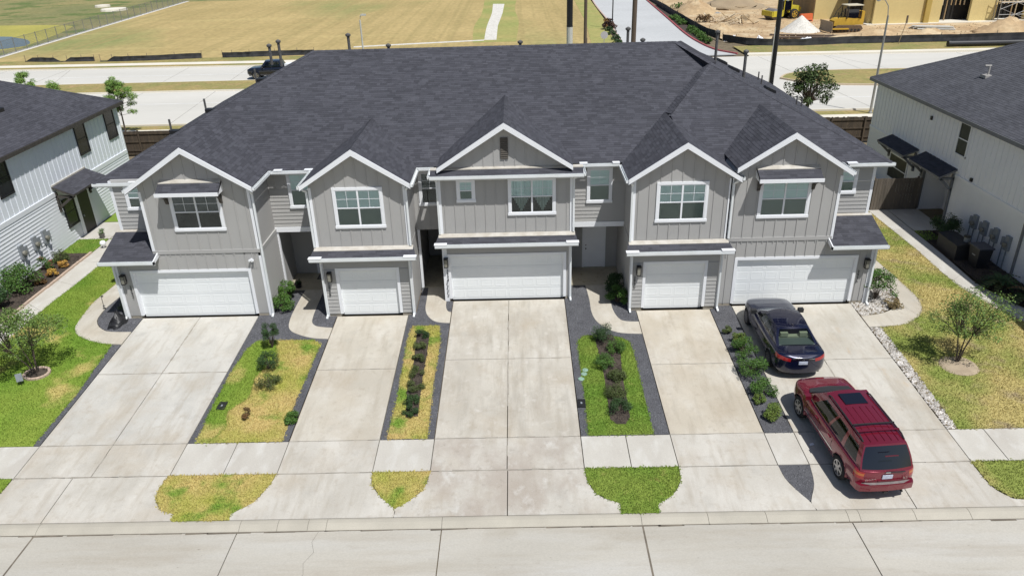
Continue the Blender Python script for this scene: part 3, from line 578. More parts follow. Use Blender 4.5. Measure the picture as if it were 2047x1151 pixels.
def entry_door(x0, x1, y, mat=DOORW):
    f = MB().box(x0-.09, x0, y-.04, y+.02, .05, 2.12).box(x1, x1+.09, y-.04, y+.02, .05, 2.12).box(x0-.09, x1+.09, y-.042, y+.02, 2.12, 2.2).build('door_frame', WHITE, house)
    d = MB().box(x0, x1, y-.025, y+.01, .06, 2.12).build('entry_door', mat, house); w = x1-x0
    for i in range(2):
        for a, b in ((.2,.75),(.9,1.45),(1.6,1.95)): MB().box(x0+.12+i*(w/2-.03), x0+w/2-.06+i*(w/2-.03), y-.034, y-.02, a+.06, b+.06).build('panel', mat, d)
    MB().lathe([(.0,0),(.03,-.01),(.03,-.05),(.0,-.06)], (x0+.08, y-.03, 1.02), 8, 'y').build('knob', BLACK, d); MB().lathe([(.0,0),(.025,-.01),(.025,-.03),(.0,-.035)], (x0+.08, y-.03, 1.2), 8, 'y').build('deadbolt', BLACK, d)
    return d
entry_door(2.98, 3.9, 4.2); entry_door(-10.02+.3, -8.8, 4.2)
# ---- end bays set back behind the low roofs
for x0, x1, wx0, wx1, pan in ((-17.2,-15.27,-16.65,-15.35,1), (12.76,14.72,12.85,14.06,1)):
    w = wall_box('wall', x0, x1, 1.5, 8.5, 2.4, 5.72); lap_y(w, x0+.01, x1-.01, 1.5, 3.4, 5.7); window(wx0, wx1, 1.47, 4.42, 5.5, panes=1)
trim(-17.24,-17.12,1.465,1.6,2.6,5.7); trim(14.66,14.78,1.465,1.6,2.6,5.7)
wall_box('wall', -17.19,-17.0, 8.5, 15.6, 0, 5.7); wall_box('wall', 14.5,14.7, 8.5, 15.6, 0, 5.7); wall_box('wall', -17.0,14.5, 15.3, 15.6, 0, 5.7); wall_box('wall', -17.19,-17.03, 1.6, 8.5, 0, 2.4); wall_box('wall', 14.55,14.7, 1.6, 8.5, 0, 2.4)
# ---- roof
YE, ZE = 1.95, 5.85
def Mz(y): return ZE + .5*(y-YE)
RL, RR_, yr = (-9.97, 9.4), (7.73, 9.4), 9.4; zr = Mz(yr)
cl = (-17.9, 1.48)
main = [(cl[0]+.47, YE, ZE), (9.0, YE, ZE), (9.0, 7.3, Mz(7.3)), (RR_[0], yr, zr), (RL[0], yr, zr)]
mainl = [(cl[0], cl[1], Mz(cl[1])), (-15.2, cl[1], Mz(cl[1])), (-15.2, YE, ZE), (cl[0]+.47, YE, ZE)]
P = (9.0, 7.3, 8.9); cr_ = (15.2, 1.1, 5.85); H = (6.49, 4.75, 7.25); H2 = (6.62, 3.95, 7.252)
rs = [(7.4, 1.1, 5.85), cr_, P, H2]
rsl = [H, H2, P, (8.45, 7.3, Mz(7.3)-.01)]
rsr = [cr_, (15.2, 17.7, 5.85), (9.0, 11.5, 8.9), P]
mr = [P, (9.0, 11.5, 8.9), (RR_[0], yr, zr)]
left = [(cl[0], 17.3, Mz(cl[1])), (cl[0], cl[1], Mz(cl[1])), (RL[0], yr, zr)]
back = [(RL[0], yr, zr), (RR_[0], yr, zr), (9.0, 11.5, 8.5), (9.0, 17.3, Mz(cl[1])), (cl[0], 17.3, Mz(cl[1]))]
polys = [main, mainl, rs, rsl, rsr, mr, left]
caps = [((cl[0], cl[1], Mz(cl[1])), (RL[0], yr, zr)), ((RL[0], yr, zr), (RR_[0], yr, zr), .07), (P, (RR_[0], yr, zr)), (cr_, P), (H2, P)]
YF = -.35
for k, (x0, x1, y, zb, ax, az, hw) in UP.items():
    yf = y+YF; ze = az-GS*hw; yb = YE + (az-ZE)/.5; yv = YE + (ze-ZE)/.5
    if k == 3: yv = max(yv, y)
    if k == 5: yb = 1.1 + (az-5.85)/.492; yv = 1.1+(ze-5.85)/.492
    if k == 4: yb = 4.75
    xl = ax-hw; xr = ax+hw; zl = ze
    lp = [(xl, yf, ze), (ax, yf, az), (ax, yb, az), (xl, yv, ze)]; rp = [(ax, yf, az), (xr, yf, ze), (xr, yv, ze), (ax, yb, az)]
    if k == 5: xl5 = 8.5; zl5 = az-GS*(ax-xl5); lp = [(xl5, yf, zl5), (ax, yf, az), (ax, yb, az), (xl5, 1.1+(zl5-5.85)/.492, zl5)]
    if k == 4: xr4 = 8.72; rp = [(ax, yf, az), (xr4, yf, az-GS*(xr4-ax)), (xr4, 1.0, az-GS*(xr4-ax)), (ax, yb, az)]
    polys += [lp, rp]; caps.append(((ax, yf, az), (ax, yb, az), .091))
# pent roof under the centre gable, skirts over the garages, low end roofs, window hoods
pent = [(-3.66,.72,5.80), (2.6,.72,5.80), (2.6,1.16,6.02), (-3.66,1.16,6.02)]
skirts = [[(-8.66,-.62,2.89), (-4.3,-.62,2.89), (-4.45,-.02,3.11), (-8.55,-.02,3.11)], [(-3.62,.52,2.90), (2.4,.52,2.90), (2.3,1.13,3.11), (-3.5,1.13,3.11)], [(4.28,-.64,2.87), (8.62,-.64,2.87), (8.5,-.02,3.08), (4.42,-.02,3.08)]]
ends = [[(-17.42,-.45,2.86), (-15.12,-.45,2.86), (-15.12,1.5,3.5), (-17.42,1.5,3.5)], [(12.64,-.45,2.86), (14.92,-.45,2.86), (14.92,1.5,3.5), (12.64,1.5,3.5)]]
hoods = [[(-14.34,-.62,5.78), (-11.86,-.62,5.78), (-11.86,-.02,6.12), (-14.34,-.02,6.12)], [(9.34,-.62,5.78), (11.8,-.62,5.78), (11.8,-.02,6.12), (9.34,-.02,6.12)]]
polys += [pent] + skirts + ends + hoods
deck = MB(); deck.prism([(RR_[0], yr, zr-.01), (9.0, 7.3, Mz(7.3)-.1), (9.0, 7.3, P[2]-.01)], (.3, .3, 0))
for p in polys + [back]:
    n = newell([Vector(q) for q in p]); deck.prism([Vector(q)-n*.008 for q in p], -n*.09)
roof = deck.build('roof', DECK, house)
tag(link('shingle', shingle_mesh(polys, off=OFF['townhouse_row']), roof), kind='stuff')
for c in caps: ridge_caps(roof, c[0], c[1], drop=c[2] if len(c) > 2 else .045)
# white rake boards and soffits on the gables
def rake(ax, az, xe, yf, depth=.19, name='rake_board'):
    ze = az-GS*abs(xe-ax); n = .02
    MB().prism([(ax, yf-.035, az+.015), (xe, yf-.035, ze+.015), (xe, yf-.035, ze-depth+.02), (ax, yf-.035, az-depth-.03)], (0, .05, 0)).build(name, WHITE, house)
    MB().prism([(ax, yf+.02, az-.12), (xe, yf+.02, ze-.12), (xe, yf+.02, ze-.145), (ax, yf+.02, az-.145)], (0, .36, 0)).build('soffit', WALL, house)
for k, (x0, x1, y, zb, ax, az, hw) in UP.items():
    rake(ax, az, ax-hw if k != 5 else 8.5, y+YF); rake(ax, az, ax+hw if k != 4 else 8.72, y+YF)
# eave gutters (open troughs) and fascia
def gutter(a, b, inward, w=.12, h=.12, name='gutter'):
    """trough hung from a-b (top outer edge line); inward = unit plan vector towards the wall"""
    a, b = Vector(a), Vector(b); i = Vector((*inward, 0)); mb = MB(); up = Vector((0,0,1))
    def strip(p, q, t): mb.prism([a+p, a+q, a+q+t, a+p+t], b-a)
    strip(Vector((0,0,0)), -up*h, i*.012); strip(-up*h, -up*h+i*w, up*.012); strip(i*w, i*w-up*(h+.06), -i*.012)
    g_ = mb.build(name, GUT, house)
    for p in (a, b): MB().prism([p, p-up*h, p-up*h+i*w, p+i*w], (b-a).normalized()*(.012 if p is a else -.012)).build('end_cap', GUT, g_)
    return g_
for x0, x1 in ((-10.55,-8.72), (-4.27,-3.6), (2.5,4.2)): gutter((x0, YE-.13, ZE-.01), (x1, YE-.13, ZE-.01), (0, 1))
for x0, x1 in ((-10.35,-10.0),(-9.05,-8.7),(2.52,2.85),(3.9,4.2)): MB().box(x0, x1, YE-.14, YE+.06, ZE, ZE+.045).build('gutter_guard', WHITE, house)
gutter((-17.9, 1.36, 5.62), (-16.0, 1.36, 5.62), (0, 1)); gutter((13.4, .98, 5.84), (15.3, .98, 5.84), (0, 1)); gutter((-3.68,.60,5.81), (2.62,.60,5.81), (0,1))
MB().box(-16.35,-15.95,1.36,1.56,5.63,5.68).build('gutter_guard', WHITE, house); MB().box(13.35,13.75,.97,1.16,5.85,5.9).build('gutter_guard', WHITE, house)
for x, sg, ya, yb, z in ((-10.58,-1,-.35,1.9,5.86), (-8.71,1,-.35,1.9,5.85), (-4.33,-1,-.35,1.9,5.85), (4.28,1,-.35,1.8,5.8), (8.74,-1,-.35,.4,5.8), (13.04,-1,-.35,1.0,5.93), (-15.64,1,-.35,1.3,5.86), (-3.66,1,.72,1.85,5.8), (2.6,-1,.72,1.85,5.8)):
    gutter((x+sg*-.12, ya, z), (x+sg*-.12, yb, z), (sg, 0))
for i, s in enumerate(skirts): gutter((s[0][0]-.02, s[0][1]-.12, s[0][2]), (s[1][0]+.02, s[0][1]-.12, s[0][2]), (0,1), h=.13)
for s in ends: gutter((s[0][0]-.02, s[0][1]-.12, s[0][2]), (s[1][0]+.02, s[0][1]-.12, s[0][2]), (0,1), h=.13)
for s in skirts:   # guards on the ends and flashing strip on top
    for x0 in (s[0][0]-.03, s[1][0]-.5): MB().box(x0, x0+.53, s[0][1]-.13, s[0][1]+.08, s[0][2]+.004, s[0][2]+.045).build('gutter_guard', WHITE, house)
    yw = s[2][1]; MB().prism([(s[3][0], yw+.0, s[3][2]-.03), (s[3][0], yw-.22, s[3][2]-.075), (s[3][0], yw-.22, s[3][2]-.05), (s[3][0], yw, s[3][2]+.04)], (s[2][0]-s[3][0], 0, 0)).build('flashing', FLASH, house)
for s in [pent] + ends:
    yw = s[2][1]; MB().prism([(s[3][0], yw+.0, s[3][2]-.03), (s[3][0], yw-.14, s[3][2]-.05), (s[3][0], yw-.14, s[3][2]-.02), (s[3][0], yw, s[3][2]+.035)], (s[2][0]-s[3][0], 0, 0)).build('flashing', FLASH, house)
for s in hoods:
    x0, x1 = s[0][0], s[1][0]; MB().box(x0-.02, x1+.02, -.66, -.62, 5.66, 5.80).build('hood_fascia', WHITE, house)
    for x in (x0, x1-.03): MB().prism([(x, -.62, 5.68), (x, 0, 5.68), (x, 0, 6.1), (x, -.62, 5.76)], (.03, 0, 0)).build('hood_end', WHITE, house)
    MB().prism([(x0, 0, 6.14), (x0, -.16, 6.05), (x0, -.16, 6.075), (x0, 0, 6.18)], (x1-x0, 0, 0)).build('flashing', FLASH, house)
    for x in (x0+.1, x1-.2):
        MB().prism([(x, -.03, 5.66), (x, -.50, 5.66), (x, -.46, 5.58), (x, -.2, 5.42), (x, -.12, 5.2), (x, -.03, 5.15)], (.1, 0, 0)).build('bracket', DARKWOOD, house)
for x, xo in ((-15.14, 1), (12.66, -1)): MB().prism([(x, -.57, 2.72), (x, -.57, 2.88), (x, 0, 3.06), (x, 0, 2.86)], (.04*xo, 0, 0)).build('hood_end', WHITE, house)
# downspouts
def spout(pts, name='downspout'):
    mb = MB()
    for a, b in zip(pts, pts[1:]): mb.bar(a, b, .075, .075, up=(0, 1, 0))
    return mb.build(name, GUT, house)
spout([(-10.66,-.3,5.72), (-10.72,-.06,5.55), (-10.74,-.06,.12), (-10.74,-.25,.04)])
spout([(-8.62,-.3,5.72), (-8.54,-.07,5.58), (-8.52,-.07,3.15)]); spout([(-4.44,-.3,5.72), (-4.55,-.07,5.56), (-4.55,-.07,3.15)])
spout([(-8.3,-.7,2.8), (-8.33,-.28,2.66), (-8.33,-.28,.1), (-8.33,-.5,.02)]); spout([(-4.6,-.7,2.8), (-4.63,-.28,2.66), (-4.63,-.28,.1), (-4.63,-.5,.02)])
spout([(-3.5,.7,5.7), (-3.44,1.08,5.5), (-3.44,1.08,3.15)]); spout([(2.4,.7,5.7), (2.24,1.08,5.5), (2.24,1.08,3.15)]); spout([(2.18,.45,2.8), (2.12,.92,2.62), (2.12,.92,.1), (2.12,.7,.04)])
spout([(4.4,-.3,5.68), (4.48,-.07,5.5), (4.48,-.07,3.1)]); spout([(4.6,-.7,2.78), (4.56,-.3,2.62), (4.56,-.3,.1), (4.56,-.52,.02)]); spout([(8.6,-.3,5.68), (8.5,-.07,5.5), (8.5,-.07,3.15)])
spout([(8.3,-.7,2.78), (8.26,-.3,2.62), (8.26,-.3,.1), (8.26,-.55,.02)]); spout([(14.7,-.5,2.75), (14.66,-.1,2.55), (14.66,-.1,.1), (14.66,-.3,.04)]); spout([(-17.2,-.5,2.75), (-17.1,-.08,2.55), (-17.1,-.08,.1), (-17.1,-.3,.04)])
# lanterns and house numbers beside the doors
def lantern(x, y, z):
    l = MB().box(x-.095, x+.095, y-.24, y-.04, z+.36, z+.40).box(x-.07, x+.07, y-.05, y+.01, z+.05, z+.3).build('lantern', BLACK, house)
    mb = MB()
    for a in (-.085, .07):
        for b in (-.23, -.06): mb.box(x+a, x+a+.015, y+b, y+b+.015, z, z+.36)
    mb.box(x-.085, x+.085, y-.23, y-.045, z-.02, z).build('lantern_frame', BLACK, l); MB().box(x-.065, x+.065, y-.21, y-.07, z+.01, z+.34).build('lantern_glass', LAMPGLASS, l)
    MB().lathe([(.02,0),(.03,.05),(.03,.12),(.01,.16)], (x, y-.15, z+.03), 8).build('bulb', WHITE, l)
for x, y in ((-16.78,-.01), (-8.02,-.21), (-3.25,.99), (4.86,-.23), (14.36,-.01)): lantern(x, y, 1.72)
def text_mesh(s, size, ext=.006):
    c = bpy.data.curves.new('txt', 'FONT'); c.body = s; c.size = size; c.extrude = ext; c.align_x = 'CENTER'; c.align_y = 'CENTER'
    o = bpy.data.objects.new('txt', c); COL.objects.link(o); bpy.context.view_layer.update()
    me = bpy.data.meshes.new_from_object(o.evaluated_get(bpy.context.evaluated_depsgraph_get())); bpy.data.objects.remove(o); return me
DIG = {}
def number(s, x, y, ztop, size=.17):
    for i, ch in enumerate(s):
        if ch not in DIG: DIG[ch] = text_mesh(ch, size); DIG[ch].name = 'house_number'; DIG[ch].materials.clear(); DIG[ch].materials.append(BLACK)
        o = link('house_number', DIG[ch], house); ox = OFF['townhouse_row']; o.location = (x-ox[0], y-.012, ztop-i*.15); o.rotation_euler = (math.pi/2, 0, 0)
number('2942', -16.62, -.035, 1.5); number('2938', -8.12, -.24, 1.5); number('2934', -3.22, .96, 1.5); number('2930', 4.72, -.26, 1.55); number('2926', 14.12, -.035, 1.5)
fl = MB().box(-11.28,-11.2,-.06,.0,2.55,2.7).build('flood_light', WHITE, house); MB().lathe([(.02,0),(.045,-.06),(.05,-.12),(.0,-.125)], (-11.3,-.05,2.66), 8, 'y').build('lamp_head', WHITE, fl); MB().lathe([(.02,0),(.045,-.06),(.05,-.12),(.0,-.125)], (-11.17,-.05,2.66), 8, 'y').build('lamp_head', WHITE, fl)
# blocky stand-in for porch sign lettering on the white trim beside the centre garage
mb = MB()
for i in range(11): mb.box(-3.29+.02*math.sin(i*2.1), -3.235+.02*math.sin(i*2.1), .945, .962, .22+i*.075, .26+i*.075)
mb.build('sign_marks', M('sign_mark_grey', (.16,.16,.17)), house)
# roof pipes and vents
GALV = M('vent_metal', (.16,.155,.15), (.11,.105,.10), scale=8, rough=.5, metal=.3)
def vpipe(x, y, zb, zt, r=.07, cap=True):
    mb = MB().tube([(x, y, zb), (x, y, zt)], r, 10)
    if cap: mb.lathe([(r*1.1,-.02),(r*1.9,.03),(r*1.9,.1),(r*.4,.16)], (x, y, zt), 10)
    return mb.build('vent_pipe', GALV, roof)
for x, y, zt in ((-8.34,10.2,10.1), (-12.55,10.9,9.6), (-12.15,11.2,9.75), (-6.34,9.9,9.6), (.17,9.9,9.6), (5.5,10.2,10.05), (6.2,9.9,9.55)): vpipe(x, y, min(zr, zr-.5*(y-yr))-.1, zt)
fr = lambda x: 8.9-.492*(x-9)
vpipe(10.1, 10.9, fr(10.1)-.05, fr(10.1)+1.35); vpipe(10.9, 8.4, fr(10.9)-.05, fr(10.9)+1.15)
for x, y in ((13.19,13.4),(12.5,10.6),(13.3,7.5),(13.85,8.3)): vpipe(x, y, fr(x)-.05, fr(x)+.45, .035, False)
for x, y in ((10.81,12.3), (11.06,10.8), (12.2,8.3)):
    MB().prism([(x-.25,y-.25,fr(x-.25)+.02),(x+.25,y-.25,fr(x+.25)+.02),(x+.25,y-.25,fr(x+.25)+.16),(x-.2,y-.25,fr(x-.2)+.14)], (0,.5,0)).build('roof_vent', BLACK, roof)
for x, y in ((-15.2,8.5), (-16.2,6.4), (-13.1,10.5)):
    zl_ = Mz(cl[1])+.5*(x-cl[0])-.03; MB().box(x-.2, x+.2, y-.2, y+.2, zl_, zl_+.16).build('roof_vent', BLACK, roof); vpipe(x-.5, y+.7, zl_-.3, zl_+.5, .05, False)
mat_ = thing('door_mat', 'dark bordered door mat on the left front porch', 'mat', (-9.25, 3.75, .045)); MB().box(-.45,.45,-.3,.3,0,.012).build('border', BLACK, mat_); MB().box(-.38,.38,-.23,.23,.012,.016).build('weave', M('mat_weave', (.16,.15,.14)), mat_)
# ================================================================ NEIGHBOURING HOUSES
LSID = M('white_lap', (.78,.80,.83), (.75,.77,.80), scale=1.0, rough=.6, isl=.02)
LBAT = M('white_batten_siding', (.78,.81,.85), (.75,.78,.82), scale=1.0, rough=.6)
RWALL = M('offwhite_siding', (.85,.86,.89), (.82,.83,.86), scale=1.0, rough=.7)
GREYTRIM = M('grey_trim', (.20,.205,.215), (.17,.175,.185), scale=2, rough=.6)
SHING_D = M('roof_shingle_dark', (.066,.066,.078), (.052,.052,.062), scale=.35, rough=.92, isl=.2, fine=.1, fscale=25, spec=.3)
SHING_R = M('roof_shingle_grey', (.088,.089,.10), (.072,.073,.083), scale=.35, rough=.92, isl=.16, fine=.1, fscale=25, spec=.3)
DARKDOOR = M('dark_door', (.022,.018,.018), rough=.5); METER = M('meter_grey', (.26,.28,.30), (.22,.24,.26), scale=6, rough=.45)
def painted_brick(name):
    m = M(name, (.84,.85,.88), (.81,.82,.85), scale=1.5, rough=.75); t = m.node_tree; N, L = t.nodes, t.links
    g = N.new('ShaderNodeNewGeometry'); s = N.new('ShaderNodeSeparateXYZ'); c = N.new('ShaderNodeCombineXYZ'); L.new(g.outputs['Position'], s.inputs[0]); L.new(s.outputs[1], c.inputs[0]); L.new(s.outputs[2], c.inputs[1])
    b = N.new('ShaderNodeTexBrick'); b.inputs['Scale'].default_value = 1.0; b.inputs['Brick Width'].default_value = .22; b.inputs['Row Height'].default_value = .075; b.inputs['Mortar Size'].default_value = .008
    b.inputs['Color1'].default_value = (1,1,1,1); b.inputs['Color2'].default_value = (.9,.9,.9,1); b.inputs['Mortar'].default_value = (.2,.2,.2,1); L.new(c.outputs[0], b.inputs[0])
    bp = N.new('ShaderNodeBump'); bp.inputs['Strength'].default_value = .8; bp.inputs['Distance'].default_value = .012; L.new(b.outputs[0], bp.inputs['Height']); L.new(bp.outputs[0], N['Principled BSDF'].inputs['Normal']); return m
RBRICK = painted_brick('white_painted_brick')
# ---- left neighbour: white house, wall on x=-24.2 facing +X
XL = -24.2
ln = thing('white_house', 'white two storey house with lap siding, dark shaded windows and dark shingle roof', 'house', (-28, 9, 0), world=True)
lw = MB().box(-36, XL, -7, 16.6, -.2, 5.7).build('wall', LBAT, ln)
lap_x(lw, XL, 1, -7, 16.5, .0, 2.75, .175, LSID, .042)
MB().box(XL-.02, XL+.05, -7, 16.62, 2.75, 2.98).build('belt_board', LSID, ln)
for i in range(58): MB().box(XL-.01, XL+.022, 16.35-.4*i-.022, 16.35-.4*i+.022, 2.98, 5.6).build('batten', LBAT, lw)
MB().box(XL-.08, XL+.035, 16.52, 16.64, 0, 5.7).build('corner_trim', LSID, ln)
def win_x(x, sg, y0, y1, z0, z1, root, fm, pm, style=0):
    w = MB().box(*sorted((x-sg*.02, x+sg*.06)), y0, y0+.07, z0, z1).box(*sorted((x-sg*.02, x+sg*.06)), y1-.07, y1, z0, z1).box(*sorted((x-sg*.02, x+sg*.062)), y0, y1, z1-.07, z1).box(*sorted((x-sg*.02, x+sg*.066)), y0, y1, z0, z0+.07).build('window', fm, root)
    m = (z0+z1)/2; MB().box(*sorted((x-sg*.01, x+sg*.05)), y0+.07, y1-.07, m-.025, m+.025).build('rail', fm, w)
    for a, b in ((z0+.07, m-.025), (m+.025, z1-.07)): MB().box(*sorted((x-sg*.01, x+sg*.032)), y0+.07, y1-.07, a, b).build('pane', pm, w)
    return w
LPANE = M('dark_solar_screen', (.025,.026,.032), (.018,.018,.022), scale=3, rough=.25)
for y0, y1 in ((15.0,16.1), (11.72,12.8), (4.55,5.6), (8.0,9.0), (1.2,2.3)): 
    if y0 != 8.0: win_x(XL, 1, y0, y1, 3.98, 5.66, ln, BLACK, LPANE)
win_x(XL+.04, 1, 8.82, 9.88, .85, 2.4, ln, BLACK, LPANE)
d = MB().box(XL-.02, XL+.07, 10.2, 11.3, .02, 2.2).build('door', DARKDOOR, ln); MB().box(XL, XL+.12, 10.32, 10.38, .95, 1.05).build('handle', METER, d)
MB().box(XL-.02, XL+.08, 9.9, 10.2, 0, 2.25).build('door_trim', LSID, ln); MB().box(XL-.02, XL+.08, 11.3, 11.4, 0, 2.25).build('door_trim', LSID, ln)
def hood_x(root, x, sg, y0, y1, zt, zl, out, mat, fas, beam=True):
    top = [(x, y0, zt), (x+sg*out, y0, zl), (x+sg*out, y1, zl), (x, y1, zt)]
    h = MB().prism([Vector(p)-Vector((0,0,.1)) for p in top], (0,0,.09)).build('hood', fas, root)
    tag(link('shingle', shingle_mesh([top], off=offset(root), mat=mat), h), kind='stuff')
    for y in (y0+.08, y1-.2):
        MB().bar((x+sg*.05, y+.06, zl-.75), (x+sg*out*.85, y+.06, zl-.12), .12, .12).bar((x+sg*.06, y+.06, zl-.95), (x+sg*.06, y+.06, zl+.1), .12, .12).bar((x, y+.06, zl-.13), (x+sg*out*.95, y+.06, zl-.13), .12, .12).build('bracket', fas, h)
    return h
hood_x(ln, XL, 1, 8.4, 11.75, 3.3, 2.85, 1.05, SHING_D, DARKWOOD)
MB().box(XL, XL+.06, 8.4, 11.75, 3.28, 3.36).build('flashing', FLASH, ln)
def meters(root, x, sg, ys, mat=METER, z=.95, dup=True):
    for y in ys:
        m = MB().box(*sorted((x, x+sg*.14)), y-.16, y+.16, z, z+.68).build('meter_box', mat, root)
        MB().lathe([(.09,0),(.11,sg*.05),(.11,sg*.13),(.0,sg*.15)], (x+sg*.14, y, z+.28), 12, 'x').build('dial', LAMPGLASS, m)
        MB().box(*sorted((x, x+sg*.1)), y+.24, y+.46, z+.1, z+.5).build('disconnect', mat, m)
        MB().tube([(x+sg*.06, y, z), (x+sg*.06, y, 0)], .03, 8).build('conduit', mat if root is not ln else LSID, m); MB().tube([(x+sg*.06, y+.35, z+.1), (x+sg*.06, y+.35, 0)], .025, 8).build('conduit', mat if root is not ln else LSID, m)
meters(ln, XL, 1, (4.65,5.75,6.62))
cL = (-23.88, 16.95); eL = 5.86; rdg = (-30.4, 10.4)
lpol = [[(cL[0], -8, eL), (cL[0], cL[1], eL), (rdg[0], rdg[1], eL+3.26), (rdg[0], -8, eL+3.26)]]
mb = MB(); bk = [(cL[0], cL[1], eL), (-37, cL[1], eL), (rdg[0], rdg[1], eL+3.26)]; bl = [(-37, cL[1], eL), (-37, -8, eL), (rdg[0], -8, eL+3.26), (rdg[0], rdg[1], eL+3.26)]
for p in lpol + [bk, bl]:
    n = newell([Vector(q) for q in p]); mb.prism([Vector(q)-n*.008 for q in p], -n*.09)
lr = mb.build('roof', DECK, ln); tag(link('shingle', shingle_mesh(lpol, off=OFF['white_house'], mat=SHING_D), lr), kind='stuff'); ridge_caps(lr, (cL[0], cL[1], eL), (rdg[0], rdg[1], eL+3.26), mat=SHING_D)
MB().box(cL[0]-.02, cL[0]+.05, -8, cL[1]+.05, eL-.2, eL-.01).build('fascia', DARKWOOD, ln); MB().box(-37, cL[0], cL[1], cL[1]+.05, eL-.2, eL-.01).build('fascia', DARKWOOD, ln); MB().box(-25, cL[0], -8, cL[1], eL-.2, eL-.17).build('soffit', DARKWOOD, ln)
sl_ = lambda x: eL+.5*(cL[0]-x)
for x, y in ((-26.3,9.4), (-26.1,8.4), (-25.9,7.5)): MB().prism([(x-.18,y-.18,sl_(x-.18)),(x+.18,y-.18,sl_(x+.18)),(x+.18,y-.18,sl_(x+.18)+.2),(x-.18,y-.18,sl_(x-.18)+.08)], (0,.36,0)).build('roof_vent', BLACK, lr)
# ---- right neighbour: white brick house, wall on x=22.25 facing -X
XR = 22.25
rn = thing('brick_house', 'white house with painted brick below vertical boards and dark grey roof', 'house', (27, 9, 0), world=True)
rw = MB().box(XR, 36, -7, 18.6, 2.8, 5.6).build('wall', RWALL, rn)
rb = MB().box(XR-.01, 36, -7, 8.45, -.2, 2.8).box(XR-.01, 36, 11.3, 18.6, -.2, 2.8).box(XR+1.4, 36, 8.45, 11.3, -.2, 2.8).build('wall', RBRICK, rn)
for i in range(62): MB().box(XR-.022, XR+.01, 18.4-.4*i-.022, 18.4-.4*i+.022, 2.85, 5.55).build('batten', RWALL, rw)
MB().box(XR-.035, XR+.02, -7, 18.62, 2.74, 2.88).build('belt_board', RWALL, rn)
win_x(XR, -1, 7.88, 8.9, 3.82, 5.48, rn, WHITE, M('east_pane', (.05,.058,.06), (.03,.035,.038), scale=3, rough=.35, spec=.15))
win_x(XR-.01, -1, 13.1, 15.3, .6, 2.1, rn, WHITE, M('east_pane', (.06,.08,.075)))
MB().box(XR-.03, XR+.03, 14.15, 14.25, .6, 2.1).build('mullion', WHITE, rn)
hood_x(rn, XR, -1, 12.3, 15.6, 3.05, 2.72, .85, SHING_D, GREYTRIM); hood_x(rn, XR, -1, 8.3, 11.6, 3.15, 2.75, .85, SHING_D, GREYTRIM)
for y in (8.45, 11.3): MB().box(XR-.1, XR+.05, y-.07, y+.07, 0, 2.7).build('porch_post', GREYTRIM, rn)
dr = MB().box(XR+.3, XR+1.35, 8.46, 8.5, .02, 2.15).build('door', M('east_door', (.05,.045,.045), rough=.5), rn); MB().box(XR+.45, XR+.5, 8.5, 8.56, .95, 1.08).build('handle', METER, dr)
mbx = MB().box(XR+1.36, XR+1.4, 9.6, 9.95, 1.1, 1.3).build('letter_box', BLACK, rn)
MB().box(XR-.09, XR-.0, 11.6, 11.75, 4.85, 5.05).build('flood_light', BLACK, rn); MB().box(XR-.09, XR, 6.85, 7.0, 2.95, 3.12).build('flood_light', BLACK, rn)
meters(rn, XR, -1, (5.75,4.9,4.0,3.05)); MB().bar((XR-.06, 2.3, 5.3), (XR-.06, 2.3, .05), .09, .09).build('downspout', GREYTRIM, rn)
cR = (21.9, 18.95); eR = 5.78; rR = (28.0, 12.85)
rpol = [[(cR[0], -8, eR), (cR[0], cR[1], eR), (rR[0], rR[1], eR+3.05), (rR[0], -8, eR+3.05)]]
mb = MB(); bk = [(cR[0], cR[1], eR), (37, cR[1], eR), (rR[0], rR[1], eR+3.05)]; bl = [(37, cR[1], eR), (37, -8, eR), (rR[0], -8, eR+3.05), (rR[0], rR[1], eR+3.05)]
rf2 = [(25.2, 15.6, eR+1.5), (29.9, 10.9, 8.9), (29.9, -8, 8.9), (25.2, -8, eR+1.5)]
for p in rpol + [bk, bl]:
    n = newell([Vector(q) for q in p]); mb.prism([Vector(q)-n*.008 for q in p], -n*.09)
rr_ = mb.build('roof', DECK, rn); tag(link('shingle', shingle_mesh(rpol, off=OFF['brick_house'], mat=SHING_R), rr_), kind='stuff'); ridge_caps(rr_, (cR[0], cR[1], eR), (rR[0], rR[1], eR+3.05), mat=SHING_R)
MB().box(cR[0]-.05, cR[0]+.02, -8, cR[1]+.05, eR-.2, eR-.01).build('fascia', GREYTRIM, rn); MB().box(cR[0], 23, -8, cR[1], eR-.2, eR-.17).build('soffit', GREYTRIM, rn); MB().box(cR[0], 37, cR[1], cR[1]+.05, eR-.2, eR-.01).build('fascia', GREYTRIM, rn)
sr_ = lambda x: eR+.5*(x-cR[0])
for x, y in ((24.6,11.6), (25.0,4.6)):
    MB().box(x-.25, x+.25, y-.25, y+.25, sr_(x)-.1, sr_(x)+.05).tube([(x, y, sr_(x)), (x, y, sr_(x)+.5)], .05, 8).tube([(x-.22, y+.05, sr_(x)+.5), (x+.08, y, sr_(x)+.5)], .05, 8).build('vent_pipe', M('pale_vent', (.42,.40,.37)), rr_)
